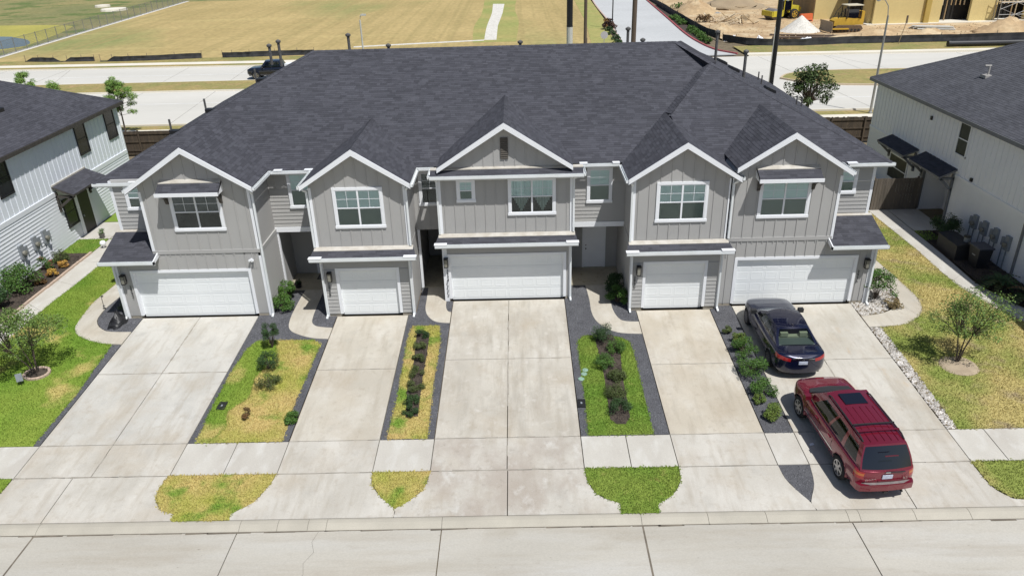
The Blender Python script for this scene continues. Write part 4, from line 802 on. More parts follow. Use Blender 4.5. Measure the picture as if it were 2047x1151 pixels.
# ---- wooden fences
def fence(name, label, p, q, h=1.8, w=.14, mat=None, rails_front=True, group=None):
    p, q = Vector((*p, 0)), Vector((*q, 0)); d = q-p; L = d.length; ang = math.atan2(d.y, d.x); t = thing(name, label, 'fence', p, (0, 0, ang), group); n = int(L/(w+.008)); st = L/n; me = {}
    for i in range(n):
        k = random.randint(0, 3)
        if k not in me: hh = h+random.uniform(-.03, .03); me[k] = mesh('picket', *(lambda m: (m.v, m.f))(MB().box(-w/2, w/2, -.01, .01, .03, hh)), mat)
        o = link('picket', me[k], t); o.location = ((i+.5)*st, random.uniform(-.004, .004), 0)
    for z in (.35, 1.0, 1.6): MB().box(0, L, -.06 if rails_front else .012, -.012 if rails_front else .06, z-.045, z+.045).build('rail', mat, t)
    k = 0
    while k <= L: MB().box(k-.05, k+.05, -.13 if rails_front else .06, -.062 if rails_front else .13, 0, h+.05).build('post', mat, t); k += 2.4
    return t
CEDAR = M('weathered_cedar', (.10,.075,.05), (.06,.047,.034), scale=1.5, rough=.9, stretch=(3,3,.4), isl=.3, fine=.15, fscale=12)
CEDAR_G = M('grey_cedar', (.15,.125,.10), (.10,.085,.068), scale=1.5, rough=.9, stretch=(3,3,.4), isl=.3)
fence('picket_fence', 'dark brown board fence behind the white siding house', (-40,26.0), (-17.5,26.0), mat=CEDAR); fence('picket_fence', 'dark brown board fence behind the white brick house', (15.2,25.0), (30,25.0), mat=CEDAR)
fence('picket_fence', 'short grey board fence closing the side yard by the white brick house', (19.5,11.0), (22.1,11.0), h=1.85, mat=CEDAR_G, rails_front=False)
# ================================================================ VEHICLES
TYRE = M('tyre', (.022,.022,.023), rough=.85); RIM = M('alloy', (.55,.55,.56), rough=.3, metal=.9); DARKRIM = M('dark_alloy', (.22,.22,.23), rough=.35, metal=.8)
CHROME = M('chrome', (.7,.7,.7), rough=.15, metal=1.0); TRIMBLK = M('black_plastic', (.025,.025,.027), rough=.6); GRAYPL = M('grey_plastic', (.20,.18,.17), (.15,.135,.13), scale=8, rough=.7)
TAIL = M('tail_red', (.35,.012,.015), rough=.15, coat=.8); AMBER = M('tail_amber', (.5,.14,.03), rough=.15, coat=.8); PLATE = M('plate', (.55,.58,.66), (.4,.44,.55), scale=14, rough=.5, obj=True)
CARGLASS = glass('car_glass', (.30,.32,.30), .8, .02); REARGLASS = M('tinted_glass', (.006,.007,.014), rough=.04, coat=.6, spec=.6); LIGHTGLASS = glass('car_glass_light', (.62,.70,.66), .85, .02)
CARPAINT = {}
def paint(name, c): return M(name, c, tuple(v*.93 for v in c), scale=2, rough=.22, coat=1.0, spec=.5, metal=.35)
INTER = M('car_interior', (.05,.05,.05), rough=.8); BEIGE = M('beige_leather', (.62,.60,.44), rough=.6)
def grid_parts(fn, nu, nv, cls, parent, mats, flip=False):
    """surface fn(u,v) cut into part meshes by cls(u,v)->part name"""
    P = [[fn(i/nu, j/nv) for j in range(nv+1)] for i in range(nu+1)]; parts = {}
    for i in range(nu):
        for j in range(nv):
            k = cls((i+.5)/nu, (j+.5)/nv)
            if k is None: continue
            parts.setdefault(k, []).append((i, j))
    res = {}
    for k, cells in parts.items():
        idx = {}; v = []; f = []
        for i, j in cells:
            q = []
            for a, b in ((i,j),(i+1,j),(i+1,j+1),(i,j+1)):
                if (a, b) not in idx: idx[(a, b)] = len(v); v.append(P[a][b])
                q.append(idx[(a, b)])
            f.append(tuple(q[::-1] if flip else q))
        res[k] = (v, f)
    return res
def wheel(parent, x, y, r, w, side, rimmat, spokes=6):
    t = MB().lathe([(r*.62,-w/2),(r*.9,-w/2),(r,-w*.36),(r,w*.36),(r*.9,w/2),(r*.62,w/2)], (0,0,0), 28, 'y').build('wheel', TYRE, parent, True); t.location = (x, y, r)
    o = side*w/2; mb = MB().lathe([(r*.64,o*.98),(r*.66,o*.6),(r*.6,o*.55),(.01,o*.5)], (0,0,0), 28, 'y'); mb.build('rim_barrel', TRIMBLK, t, True)
    mb = MB().lathe([(r*.2,o*.7),(r*.2,o*1.0),(r*.12,o*1.06),(.005,o*1.06)], (0,0,0), 16, 'y')
    mb.lathe([(r*.66,o*.95),(r*.68,o*1.02),(r*.6,o*1.02),(r*.57,o*.9)], (0,0,0), 28, 'y')
    for k in range(spokes):
        a = 2*math.pi*k/spokes; c, s = math.cos(a), math.sin(a); mb.bar((c*r*.12, o*.93, s*r*.12), (c*r*.62, o*.97, s*r*.62), r*.2, .03, up=(0,1,0))
    mb.build('rim', rimmat, t); return t
def sstep(a, b, x): t = min(1, max(0, (x-a)/(b-a))); return t*t*(3-2*t)
def build_car(root, s):
    L, W = s['L'], s['W']; h2 = L/2; hw = W/2; body = s['paint']; zb = s['sill']; R = s['R']; Ra = R*s.get('arch', 1.14); wx = (s['xr'], s['xf'])
    cf, crr = s.get('cornf', .55), s.get('cornr', .35)
    def halfw(x):
        c = cf if x > 0 else crr; e = s.get('pf', 2.4) if x > 0 else s.get('pr', 3.0); d = abs(x)-(h2-c)
        w = hw if d <= 0 else hw*max(0, 1-(d/c)**e)**(1/e); return w*(1-.03*sstep(.3, 1, abs(x)/h2))
    deck = s['deck']
    def dz(x): return float(np.interp(x, [p[0] for p in deck], [p[1] for p in deck]))
    xs = sorted(set([round(v, 4) for v in list(np.linspace(-h2+.35, h2-.5, 90)) + [-h2+.35*(1-math.cos(t)) for t in np.linspace(0, math.pi/2, 16)] + [h2-.5*(1-math.cos(t)) for t in np.linspace(0, math.pi/2, 18)]]))
    NV = 12
    def section(x):
        w = halfw(x); d = dz(x); b = zb + s.get('rise', .10)*sstep(h2*.72, h2, abs(x)); pts = []
        hsh = d-b
        for yf, zf in ((.0,0),(.88,0.0),(.95,.06),(.99,.22),(1.0,.42),(1.0,.60),(.99,.74),(.975,.86),(.945,.94),(.88,.985),(.6,1.0),(.3,1.012),(0,1.018)):
            y, z = w*yf, b+hsh*zf
            for xw in wx:
                if abs(x-xw) < Ra and w > hw*.7 and yf > .5:
                    az = R + math.sqrt(Ra*Ra-(x-xw)**2)
                    if z < az: z = az; y = max(y, w*.995+.012)
            pts.append((y, z))
        lean = s.get('leanr', .08) if x < 0 else s.get('leanf', .12); e = sstep(h2-.55, h2, abs(x))
        return [(x - math.copysign(lean*e*max(0, (z-zb-.35))/(.6), x), y, z) for y, z in pts]
    S = [section(x) for x in xs]
    def cls_l(i, j):
        x = xs[i]; z = (S[i][j][2]+S[i][j+1][2]+S[i+1][j][2])/3; yf = (S[i][j][1]+S[i+1][j+1][1])/2
        for nm, fn in s.get('zones', []):
            if fn(x, abs(yf), z, j): return nm
        return 'body'
    parts = {}
    for sg in (1, -1):
        for i in range(len(xs)-1):
            for j in range(1, NV): k = cls_l(i, j); parts.setdefault(k if k == 'body' else (k, sg), []).append((i, j, sg))
    out = {}
    for k, cells in parts.items():
        idx = {}; v = []; f = []
        for i, j, sg in cells:
            q = []
            for a, b in ((i,j),(i+1,j),(i+1,j+1),(i,j+1)):
                key = (a, b, sg if b < NV else 0)
                if key not in idx: idx[key] = len(v); p = S[a][b]; v.append((p[0], p[1]*sg, p[2]))
                q.append(idx[key])
            f.append(tuple(q if sg < 0 else q[::-1]))
        kn = k if isinstance(k, str) else k[0]; out[k] = link(kn, mesh(kn, v, f, s['zmats'].get(kn, body), True), root)
    bd = out['body']
    MB().box(-h2+.25, h2-.3, -hw*.8, hw*.8, zb-.05, zb+.14).build('underbody', TRIMBLK, root)
    MB().box(wx[0]-Ra, wx[0]+Ra, -hw*.86, hw*.86, zb+.02, R*2.0).box(wx[1]-Ra, wx[1]+Ra, -hw*.86, hw*.86, zb+.02, R*2.0).build('wheel_well', TRIMBLK, root)
    for x in wx:
        for sd in (1, -1): wheel(root, x, sd*(hw-.125), R, .24, sd, s['rim'], s.get('spokes', 6))
    # greenhouse: glass and roof
    A, B, C, D = s['A'], s['B'], s['C'], s['D']; wb, wr = s['wb'], s['wr']; bow = s.get('bow', .12); zroof = s['zroof']
    def roofz(x, yf): t = (x-C[0])/(B[0]-C[0]); return (C[1]+(B[1]-C[1])*t) + zroof*4*t*(1-t)*.5 + .05*(1-yf*yf)
    def side(sg):
        def f(u, v):
            x0 = D[0]+(A[0]-D[0])*u; z0 = D[1]+(A[1]-D[1])*u; x1 = C[0]+(B[0]-C[0])*u; vv = v; z1 = roofz(x1, 1.0)
            y = wb+(wr-wb)*v+.035*math.sin(math.pi*v); y *= 1-.05*abs(2*u-1)**3
            return (x0+(x1-x0)*v, sg*y, z0-.04+(z1-z0+.04)*v)
        return f
    def cls_s(u, v):
        if v < .1: return 'frame'
        for a, b, top in s['wins']:
            if a < u < b and v < top: return 'side_window'
        return 'frame'
    for sg in (1, -1):
        for k, (v, f) in grid_parts(side(sg), 60, 20, cls_s, root, None, flip=(sg > 0)).items(): link(k if k != 'frame' else 'pillar_frame', mesh(k, v, f, s.get('sideglass', CARGLASS) if k == 'side_window' else body, True), root)
    def cap(base, top, w0, w1, sgn):
        def f(u, v):
            yf = 2*u-1; x = base[0]+(top[0]-base[0])*v + sgn*bow*(1-yf*yf)*(1-.5*v); z0 = base[1]-.05; z1 = roofz(top[0], yf); k = .95
            y = yf*((w0+(w1-w0)*v)+.035*math.sin(math.pi*v))*k; return (x, y, z0+(z1-z0)*v)
        return f
    for nm, base, top, sgn, mt in (('windscreen', A, B, 1, s.get('frontglass', CARGLASS)), ('rear_window', D, C, -1, s.get('rearglass', REARGLASS))):
        m0 = s.get('capm', .05)
        for k, (v, f) in grid_parts(cap(base, top, wb, wr, sgn), 32, 14, lambda u, v: nm if m0 < u < 1-m0 and .07 < v < .93 else 'frame', root, None, flip=(sgn < 0)).items(): link(k if k != 'frame' else 'pillar_frame', mesh(k, v, f, mt if k != 'frame' else body, True), root)
    def rf(u, v):
        yf = 2*v-1; x = C[0]+(B[0]-C[0])*u; x += bow*.5*(1-yf*yf)*(sstep(.75, 1, u)-sstep(.25, 0, u)); k = 1-.05*abs(2*u-1)**3
        return (x, yf*wr*k, roofz(C[0]+(B[0]-C[0])*u, yf))
    v, f = grid_parts(rf, 24, 16, lambda u, v: 'roof', root, None)['roof']; rfo = link('roof', mesh('roof', v, f, body, True), root)
    MB().box(D[0]+.1, A[0]-.1, -wb*.9, wb*.9, zb+.2, s['A'][1]-.12).build('cabin_floor', INTER, root)
    for x, c in s.get('seats', []):
        for y in (-.38, .38):
            se = MB().prism([(x, y-.24, zb+.35), (x-.22, y-.24, s['A'][1]+.22), (x-.1, y-.24, s['A'][1]+.24), (x+.16, y-.24, zb+.4)], (0,.48,0)).build('seat', c, root)
            MB().box(x-.26, x-.14, y-.13, y+.13, s['A'][1]+.25, s['A'][1]+.42).build('headrest', c, se)
    # mirrors, handles, seams
    for sg in (1, -1):
        MB().box(A[0]-.42, A[0]-.26, *sorted((sg*(wb+.02), sg*(wb+.22))), A[1]+.02, A[1]+.18).build('mirror', s.get('mirror', body), root)
    return bd, rfo, roofz
SEAM = M('panel_gap', (.01,.004,.005), rough=.9)
# ---- red SUV
RED = paint('red_paint', (.19,.011,.028))
suv = thing('suv', 'dark red long sport utility vehicle with roof rails parked on the rightmost driveway', 'car', (10.39,-8.78,zg(-8.78)), (0,-SLOPE,math.radians(94.4)))
s = dict(L=4.98, W=1.88, paint=RED, sill=.36, R=.375, xr=-1.47, xf=1.5, rim=RIM, spokes=6, cornf=.62, cornr=.3, pr=3.2, leanr=.05, leanf=.08, rise=.06, arch=1.17,
    deck=[(-2.49,1.04),(-2.3,1.10),(-1.5,1.12),(1.2,1.08),(1.45,1.11),(1.7,1.09),(2.1,1.03),(2.35,.94),(2.49,.80)],
    A=(1.34,1.09), B=(.50,1.70), C=(-2.02,1.72), D=(-2.36,1.10), wb=.845, wr=.67, bow=.1, zroof=.05, wins=[(.06,.27,.8),(.31,.53,.84),(.565,.86,.84)], capm=.045,
    zones=[('amber_lens', lambda x, y, z, j: x < -2.24 and y > .66 and j == 6), ('tail_light', lambda x, y, z, j: x < -2.24 and y > .66 and j in (5, 7)), ('headlight', lambda x, y, z, j: x > 2.12 and y > .45 and j in (5, 6))], zmats={'amber_lens': AMBER, 'tail_light': TAIL, 'headlight': LAMPGLASS}, mirror=RED, seats=[(.25,M('grey_seat',(.2,.18,.16))),(-.65,M('grey_seat',(.2,.18,.16)))])
bd, rfo, rz = build_car(suv, s)
bmp = MB().prism([(-2.44,-.86,.42),(-2.56,-.80,.44),(-2.62,-.5,.46),(-2.64,0,.46),(-2.62,.5,.46),(-2.56,.80,.44),(-2.44,.86,.42),(-2.2,.9,.42),(-2.2,-.9,.42)], (0,0,.22)).build('rear_bumper', RED, suv)
MB().prism([(-2.46,-.74,.0),(-2.57,-.5,.0),(-2.59,0,.0),(-2.57,.5,.0),(-2.46,.74,.0)], (0,0,.012)).build('step_pad', GRAYPL, bmp).location = (0,0,.655)
MB().tube([(-2.6,-.5,.36),(-2.3,-.5,.36)], .035, 8).build('exhaust', TRIMBLK, suv); MB().box(-2.62,-2.4,-.06,.06,.33,.42).build('tow_hitch', TRIMBLK, suv)
for sg in (1,-1):
    rl = MB().tube([(.35,sg*.62,rz(.35,.9)+.01),(.2,sg*.63,rz(.2,.9)+.06),(-1.7,sg*.63,rz(-1.7,.9)+.06),(-1.9,sg*.62,rz(-1.9,.9)+.01)], .022, 8).build('roof_rail', TRIMBLK, suv)
    MB().box(-.98,1.0,*sorted((sg*.92,sg*.948)),.63,.67).build('side_moulding', CHROME, suv)
    for x in (.98, .03, -.85): MB().box(x-.004, x+.004, *sorted((sg*.91,sg*.9415)), .58, .92).build('door_gap', SEAM, suv)
    for x in (.18, -.72): MB().box(x, x+.16, *sorted((sg*.92,sg*.965)), .92, .96).build('door_handle', RED, suv)
for x, wd in ((-1.55,.05), (-1.25,.04)): MB().box(x-wd/2, x+wd/2, -.63, .63, rz(x,0)+.045, rz(x,0)+.075).build('cross_bar', TRIMBLK if wd < .05 else RED, suv)
MB().box(-.22,.32,-.36,.36,rz(0,0)+.004,rz(0,0)+.016).build('sunroof', REARGLASS, suv)
for y in (-.42,-.21,0,.21,.42): MB().box(-1.95,-.35,y-.005,y+.005,rz(-1,y/.67)-.002,rz(-1,y/.67)+.008).build('roof_rib', M('roof_groove', (.13,.008,.018), rough=.3), suv)
MB().box(-2.505,-2.485,-.155,.155,.80,.94).build('licence_plate', PLATE, suv); MB().box(-2.50,-2.47,-.26,.26,.70,.76).build('plate_lip', RED, suv); MB().box(-2.515,-2.48,-.05,.09,1.03,1.07).build('tailgate_handle', CHROME, suv)
MB().bar((-2.50,-.02,1.06),(-2.49,-.5,1.04),.03,.02).build('rear_wiper', TRIMBLK, suv)
for x0, txt, y in ((-2.505,'ENVOY',.5), (-2.505,'SLT',-.55)):
    me = text_mesh(txt, .10, .004); me.name = 'badge'; me.materials.clear(); me.materials.append(CHROME); o = link('badge', me, suv); o.location = (x0, y, .80); o.rotation_euler = (math.pi/2, 0, -math.pi/2)
MB().prism([(1.3,-.74,1.12),(1.5,-.66,1.125),(1.56,0,1.135),(1.5,.66,1.125),(1.3,.74,1.12)], (0,0,.012)).build('wiper_cowl', TRIMBLK, suv)
MB().box(-2.43,-2.40,-.2,.2,1.60,1.62).build('high_brake_light', M('brake_lens',(.12,.02,.03),rough=.2), suv)
# ---- dark sedan
NAVY = paint('navy_paint', (.005,.007,.030))
sed = thing('sedan', 'black blue saloon car with beige rear seats parked at the rightmost garage door', 'car', (10.1,-2.92,zg(-2.92)), (0,-SLOPE,math.radians(90.5)))
s = dict(L=4.9, W=1.86, paint=NAVY, sill=.24, R=.335, xr=-1.46, xf=1.47, rim=DARKRIM, spokes=10, cornf=.8, cornr=.45, pf=2.2, pr=2.6, leanr=.06, leanf=.18, rise=.08, arch=1.12,
    deck=[(-2.45,.94),(-2.3,1.02),(-1.75,1.03),(-1.2,1.0),(.6,.96),(1.0,.97),(1.5,.93),(2.0,.84),(2.3,.74),(2.45,.62)],
    A=(1.05,.97), B=(.22,1.37), C=(-1.0,1.38), D=(-1.72,1.02), wb=.81, wr=.60, bow=.16, zroof=.10, wins=[(.12,.29,.62),(.31,.55,.84),(.58,.86,.82)], capm=.06,
    zones=[('tail_light', lambda x, y, z, j: x < -1.98 and y > .44 and j in (6, 7)), ('headlight', lambda x, y, z, j: x > 2.0 and y > .4 and j in (5, 6))], zmats={'tail_light': TAIL, 'headlight': LAMPGLASS}, rearglass=LIGHTGLASS, sideglass=LIGHTGLASS, mirror=TRIMBLK, seats=[])
bd, rfo, rz = build_car(sed, s)
MB().box(-1.66,-1.22,-.66,.66,1.02,1.045).build('parcel_shelf', M('shelf_grey',(.16,.18,.17)), sed); MB().box(-1.22,-1.05,-.64,.64,1.0,1.115).build('rear_seat', BEIGE, sed)
for y in (-.36,.36): MB().box(-1.24,-1.12,y-.14,y+.14,1.12,1.27).build('headrest', BEIGE, sed); MB().box(.05,.2,y-.24,y+.24,.98,1.2).build('front_seat', BEIGE, sed)
for sg in (1,-1):
    for x in (.98,.05,-.92): MB().box(x-.004, x+.004, *sorted((sg*.90,sg*.9315)), .46, .80).build('door_gap', SEAM, sed)
    for x in (.12,-.82): MB().box(x, x+.18, *sorted((sg*.90,sg*.943)), .76, .79).build('door_handle', NAVY, sed)
    MB().bar((1.0,sg*.80,.985),(-1.55,sg*.79,1.01),.015,.02).build('window_trim', CHROME, sed)
MB().box(-2.465,-2.44,-.16,.16,.70,.82).build('licence_plate', PLATE, sed); MB().lathe([(.045,0),(.045,-.012),(.0,-.014)], (-2.43,0,.90), 14, 'x').build('badge', CHROME, sed); MB().box(-2.45,-2.43,-.40,.40,.925,.94).build('boot_lip', CHROME, sed)
MB().prism([(-.85,-.02,rz(-.85,0)+.0),(-1.0,-.02,rz(-1.0,0)+.0),(-.99,-.02,rz(-1.0,0)+.07)], (0,.04,0)).build('roof_aerial', NAVY, sed)
# ---- pickup on the road behind
DKBLUE = paint('pickup_paint', (.010,.014,.028))
pk = thing('pickup_truck', 'dark blue pickup truck on the road behind the roof', 'truck', (-26.6,55.9,.02), (0,0,math.radians(180)))
s = dict(L=5.9, W=2.0, paint=DKBLUE, sill=.45, R=.42, xr=-1.85, xf=1.85, rim=RIM, spokes=6, cornf=.5, cornr=.25, leanr=.03, leanf=.06, deck=[(-2.95,1.28),(-.7,1.28),(1.2,1.22),(1.6,1.25),(2.5,1.2),(2.95,1.0)],
    A=(1.35,1.22), B=(.75,1.88), C=(-.85,1.9), D=(-1.1,1.26), wb=.9, wr=.74, bow=.1, zroof=.05, wins=[(.08,.45,.85),(.49,.86,.85)], zones=[], zmats={}, mirror=DKBLUE)
build_car(pk, s); MB().box(-2.85,-1.2,-.82,.82,1.27,1.31).build('bed_cover', TRIMBLK, pk); MB().box(-2.7,-1.3,-.5,.6,1.31,1.55).build('cargo', WHITE, pk)
# ================================================================ PLANTS AND YARD THINGS
def leafm(name, c1, c2, isl=.35): return M(name, c1, c2, scale=3, rough=.6, isl=isl, isl_sat=.015, spec=.35)
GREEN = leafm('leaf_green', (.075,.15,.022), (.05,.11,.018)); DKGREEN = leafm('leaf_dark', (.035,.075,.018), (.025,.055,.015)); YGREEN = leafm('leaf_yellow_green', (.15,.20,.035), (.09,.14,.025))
OLIVE = leafm('leaf_olive', (.085,.11,.03), (.055,.075,.02)); BROWNLEAF = leafm('leaf_brown', (.20,.10,.035), (.10,.07,.03)); CROTON = leafm('leaf_croton', (.45,.28,.05), (.30,.14,.04)); PINK = leafm('petal_pink', (.45,.05,.12), (.35,.04,.08)); PINEL = leafm('pine_needles', (.22,.34,.07), (.14,.24,.05)); FARLEAF = leafm('leaf_far', (.06,.095,.022), (.04,.065,.018))
BARK = M('bark', (.11,.085,.065), (.07,.055,.042), scale=10, rough=.95, fine=.2, fscale=30)
def leaf_cloud(cent, n, spread, size, flat=.0, asp=.5):
    """n leaves (rhombi) spread round the given clump centres -> V, F"""
    C = np.asarray(cent, float); k = rng.integers(0, len(C), n); d = rng.normal(0, 1, (n, 3)); d /= np.linalg.norm(d, axis=1)[:,None]; rad = spread*rng.uniform(.25, 1, n)**.6
    p = C[k] + d*rad[:,None]*np.array([1, 1, .8]); nm = d*.6 + rng.normal(0, .6, (n, 3)) + np.array([0, 0, .7]); nm /= np.linalg.norm(nm, axis=1)[:,None]
    a = np.cross(nm, rng.normal(0, 1, (n, 3))); a /= np.linalg.norm(a, axis=1)[:,None]; b = np.cross(nm, a); s = size*rng.uniform(.6, 1.3, n)[:,None]
    V = np.stack([p-a*s, p-b*s*asp-nm*s*.1, p+a*s, p+b*s*asp-nm*s*.1], 1).reshape(-1, 3); V[:,2] = np.maximum(V[:,2], .01); return V, np.arange(4*n).reshape(-1, 4)
def bush(label, x, y, r, h, n=700, mat=GREEN, leaf=.045, name='shrub', clumps=14, spread=.42, open_=False, cat='shrub', group=None, mat2=None, n2=0):
    t = thing(name, label, cat, (x, y, zg(y)+.02), group=group); C = []
    for i in range(clumps):
        a = random.uniform(0, 6.28); e = random.uniform(.15, 1); rr = r*math.sqrt(1-(e*.8)**2)*random.uniform(.55, .95); C.append((rr*math.cos(a), rr*math.sin(a), h*(.18+.72*e)*random.uniform(.85, 1.05)))
    mb = MB()
    for c in C: mb.tube([(0, 0, 0), (c[0]*.4, c[1]*.4, c[2]*.55), (c[0], c[1], c[2])], .014 if not open_ else .018, 5, .005)
    mb.build('stem', BARK, t); V, F = leaf_cloud(C, int(n*(2.4 if leaf < .1 else 1)), r*spread, leaf*(.68 if leaf < .1 else 1)); link('foliage', np_mesh('foliage', V, F, mat), t)
    if mat2:
        V, F = leaf_cloud([(c[0], c[1], c[2]+.03) for c in C[:max(3, clumps//2)]], n2, r*.3, leaf*.8); link('blossom', np_mesh('blossom', V, F, mat2), t)
    return t
bush('tall leafy green bush beside the post of the left front porch', -10.5, 1.35, .42, 1.0, 900, GREEN, .055); bush('lower leafy green bush at the corner of the leftmost garage', -10.5, .45, .48, .8, 900, GREEN, .055)
bush('dark upright shrub at the top of the patchy lawn', -10.1,-2.55,.36,1.15,1200,DKGREEN,.035); bush('middle dark shrub of the row in the patchy lawn', -9.82,-4.0,.42,.75,1000,DKGREEN,.035); bush('spreading olive shrub, lowest green one in the patchy lawn', -9.5,-5.2,.45,.5,700,OLIVE,.035)
bush('small rust brown plant in the patchy lawn', -9.8,-6.95,.2,.4,260,BROWNLEAF,.035,clumps=7); bush('bright green tuft of weeds at the edge of the second driveway from the left', -8.12,-7.1,.3,.22,500,GREEN,.05,name='weed_tuft',cat='weeds')
for i, (x, y, r, h, m, lb) in enumerate([(3.2,-2.5,.4,.62,DKGREEN,'large dark shrub at the house end of the bed in the green lawn'),(3.62,-3.25,.34,.45,GREEN,'lighter green shrub second from the house in the bed of the green lawn'),(3.08,-4.3,.34,.45,GREEN,'green shrub third from the house in the bed of the green lawn'),
        (3.45,-5.1,.3,.34,OLIVE,'olive low shrub in the middle of the bed in the green lawn'),(3.28,-6.05,.36,.34,OLIVE,'olive low shrub second from the street in the bed of the green lawn'),(3.33,-6.95,.38,.36,DKGREEN,'dark low shrub at the street end of the bed in the green lawn')]): bush(lb, x, y, r*1.12, h, 1000, m, .034, clumps=20)
for i, (x, y) in enumerate([(-4.12,-2.0),(-4.12,-2.85),(-4.1,-3.7),(-4.08,-4.6),(-4.06,-5.5),(-4.0,-6.35),(-3.98,-6.9)]): bush('low dark plant in the narrow mulch bed, ' + ['nearest the house','second from the house','third from the house','in the middle of the row','third from the street','second from the street','nearest the street'][i], x, y, random.uniform(.26,.36), random.uniform(.22,.36), 600, random.choice((DKGREEN, OLIVE)), .032, name='bedding_plant', cat='plant', clumps=8, group='plants in the narrow mulch bed')
for x, y, r, h, m, lb in [(8.25,-2.15,.2,.25,OLIVE,'tiny olive plant in the gravel strip nearest the garages'),(8.52,-2.95,.3,.45,YGREEN,'small shrub with pale tan flower head in the gravel strip'),(8.5,-3.75,.48,.7,GREEN,'round green shrub beside the door of the black blue car'),(8.47,-4.95,.55,.75,GREEN,'largest round green shrub in the gravel strip beside the cars'),
        (8.55,-6.05,.45,.5,GREEN,'green shrub in the gravel strip level with the red bonnet'),(8.28,-6.6,.22,.3,YGREEN,'small yellow green plant in the gravel strip'),(8.5,-7.45,.33,.4,YGREEN,'yellow green shrub at the street end of the gravel strip')]: bush(lb, x, y, r, h, int(900*r/.45)+200, m, .04)
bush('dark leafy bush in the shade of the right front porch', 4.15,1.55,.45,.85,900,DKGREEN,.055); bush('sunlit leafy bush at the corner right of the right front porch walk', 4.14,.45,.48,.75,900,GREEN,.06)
bush('tall loose leafy bush in white rocks at the right garage corner', 15.2,.25,.75,1.55,1100,GREEN,.06,clumps=20,spread=.32); bush('dry tan weeds in the white rocks by the tall loose bush', 15.7,-.35,.35,.3,400,leafm('leaf_tan',(.30,.22,.10),(.20,.15,.07)),.05,name='weed_tuft',cat='weeds')
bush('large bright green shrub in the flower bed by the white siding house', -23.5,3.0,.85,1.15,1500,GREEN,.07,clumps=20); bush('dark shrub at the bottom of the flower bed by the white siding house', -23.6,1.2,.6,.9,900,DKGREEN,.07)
bush('yellow orange leafed plant nearest the far end of the flower bed', -22.95,5.6,.25,.35,280,CROTON,.07,name='croton_plant',cat='plant'); bush('yellow leafed plant in the middle of the flower bed', -22.9,4.5,.27,.38,300,CROTON,.07,name='croton_plant',cat='plant'); bush('rust leafed plant beside the bright green shrub in the flower bed', -22.95,3.6,.24,.3,260,BROWNLEAF,.08,name='croton_plant',cat='plant')
bush('pink flowering plant under the meter boxes of the white siding house', -23.6,5.2,.35,.8,450,GREEN,.05,mat2=PINK,n2=120,name='flower_plant',cat='plant'); bush('green shrub under the last meter box of the white siding house', -23.5,6.3,.4,.6,600,OLIVE,.05)
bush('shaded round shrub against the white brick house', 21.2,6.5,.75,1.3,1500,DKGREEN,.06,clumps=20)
def tree(label, x, y, stems, crown_c, crown_r, n, mat, leaf, clumps=30, spread=.38, name='tree', trunk_r=.04, z0=None, group=None):
    t = thing(name, label, 'tree', (x, y, zg(y) if z0 is None else z0), group=group); C = []; cx, cy, cz = crown_c; rx, ry, rz = crown_r
    while len(C) < clumps:
        p = rng.uniform(-1, 1, 3)
        if .25 < np.linalg.norm(p) < 1: C.append((cx+p[0]*rx, cy+p[1]*ry, cz+p[2]*rz))
    mb = MB(); forks = []
    for (sx, sy, sz) in stems: mb.tube([(sx*.1, sy*.1, -.05), (sx*.45, sy*.45, sz*.5), (sx, sy, sz)], trunk_r, 7, trunk_r*.6); forks.append((sx, sy, sz))
    mb.build('trunk', BARK, t); mb = MB()
    for c in C:
        f = min(forks, key=lambda q: (q[0]-c[0])**2+(q[1]-c[1])**2); mid = ((f[0]+c[0])/2, (f[1]+c[1])/2, (f[2]+c[2])/2+.1); mb.tube([f, mid, c], trunk_r*.45, 5, .006)
    mb.build('limb', BARK, t); V, F = leaf_cloud(C, n, spread, leaf, asp=.12 if name == 'pine_tree' else .5); link('crown', np_mesh('crown', V, F, mat), t); return t
tree('small multi stemmed tree with sparse crown in the lawn left of the driveways', -18.84,-4.03, [(-.35,.1,1.1),(.15,.05,1.2),(-.1,.3,1.15),(-.6,-.1,1.0)], (-.3,.1,1.85), (1.55,1.15,.85), 7500, leafm('leaf_myrtle',(.145,.215,.045),(.095,.155,.032)), .042, clumps=64, spread=.34, trunk_r=.03)
tree('small multi stemmed tree with sparse crown in the dry lawn by the white rocks', 16.28,-4.49, [(.1,.05,1.0),(-.15,.1,1.1),(.3,0,1.15)], (.3,.1,2.0), (1.5,1.05,1.0), 4600, leafm('leaf_myrtle',(.145,.215,.045),(.095,.155,.032)), .042, clumps=60, spread=.32, trunk_r=.035)
tree('dark green tree standing behind the right end of the townhouse roof', 22.9,31.3, [(0,0,1.4),(.2,.1,1.5)], (.1,0,2.7), (1.8,1.5,1.75), 4200, FARLEAF, .10, clumps=60, spread=.42, trunk_r=.08)
def pine(label, x, y, h, z1, R, n):
    t = thing('pine_tree', label, 'tree', (x, y, 0)); MB().tube([(0,0,-.05),(.05,0,h*.5),(0,.03,h)], .075, 7, .015).build('trunk', BARK, t); C = []; mb = MB(); z = z1
    while z < h-.1:
        r = R*(1-(z-z1)/(h-z1))**.75+.2
        for k in range(5):
            a = random.uniform(0, 6.28); rr = r*random.uniform(.6, 1.1); e = (rr*math.cos(a), rr*math.sin(a), z+rr*.35+random.uniform(-.1,.15)); mb.tube([(0,0,z),(e[0]*.5,e[1]*.5,z+rr*.1),e], .018, 5, .006); C += [e, (e[0]*.72, e[1]*.72, z+rr*.28)]
        z += .42
    mb.build('limb', BARK, t); C.append((0,0,h)); V, F = leaf_cloud(C, n, .27, .15, asp=.13); link('crown', np_mesh('crown', V, F, PINEL), t)
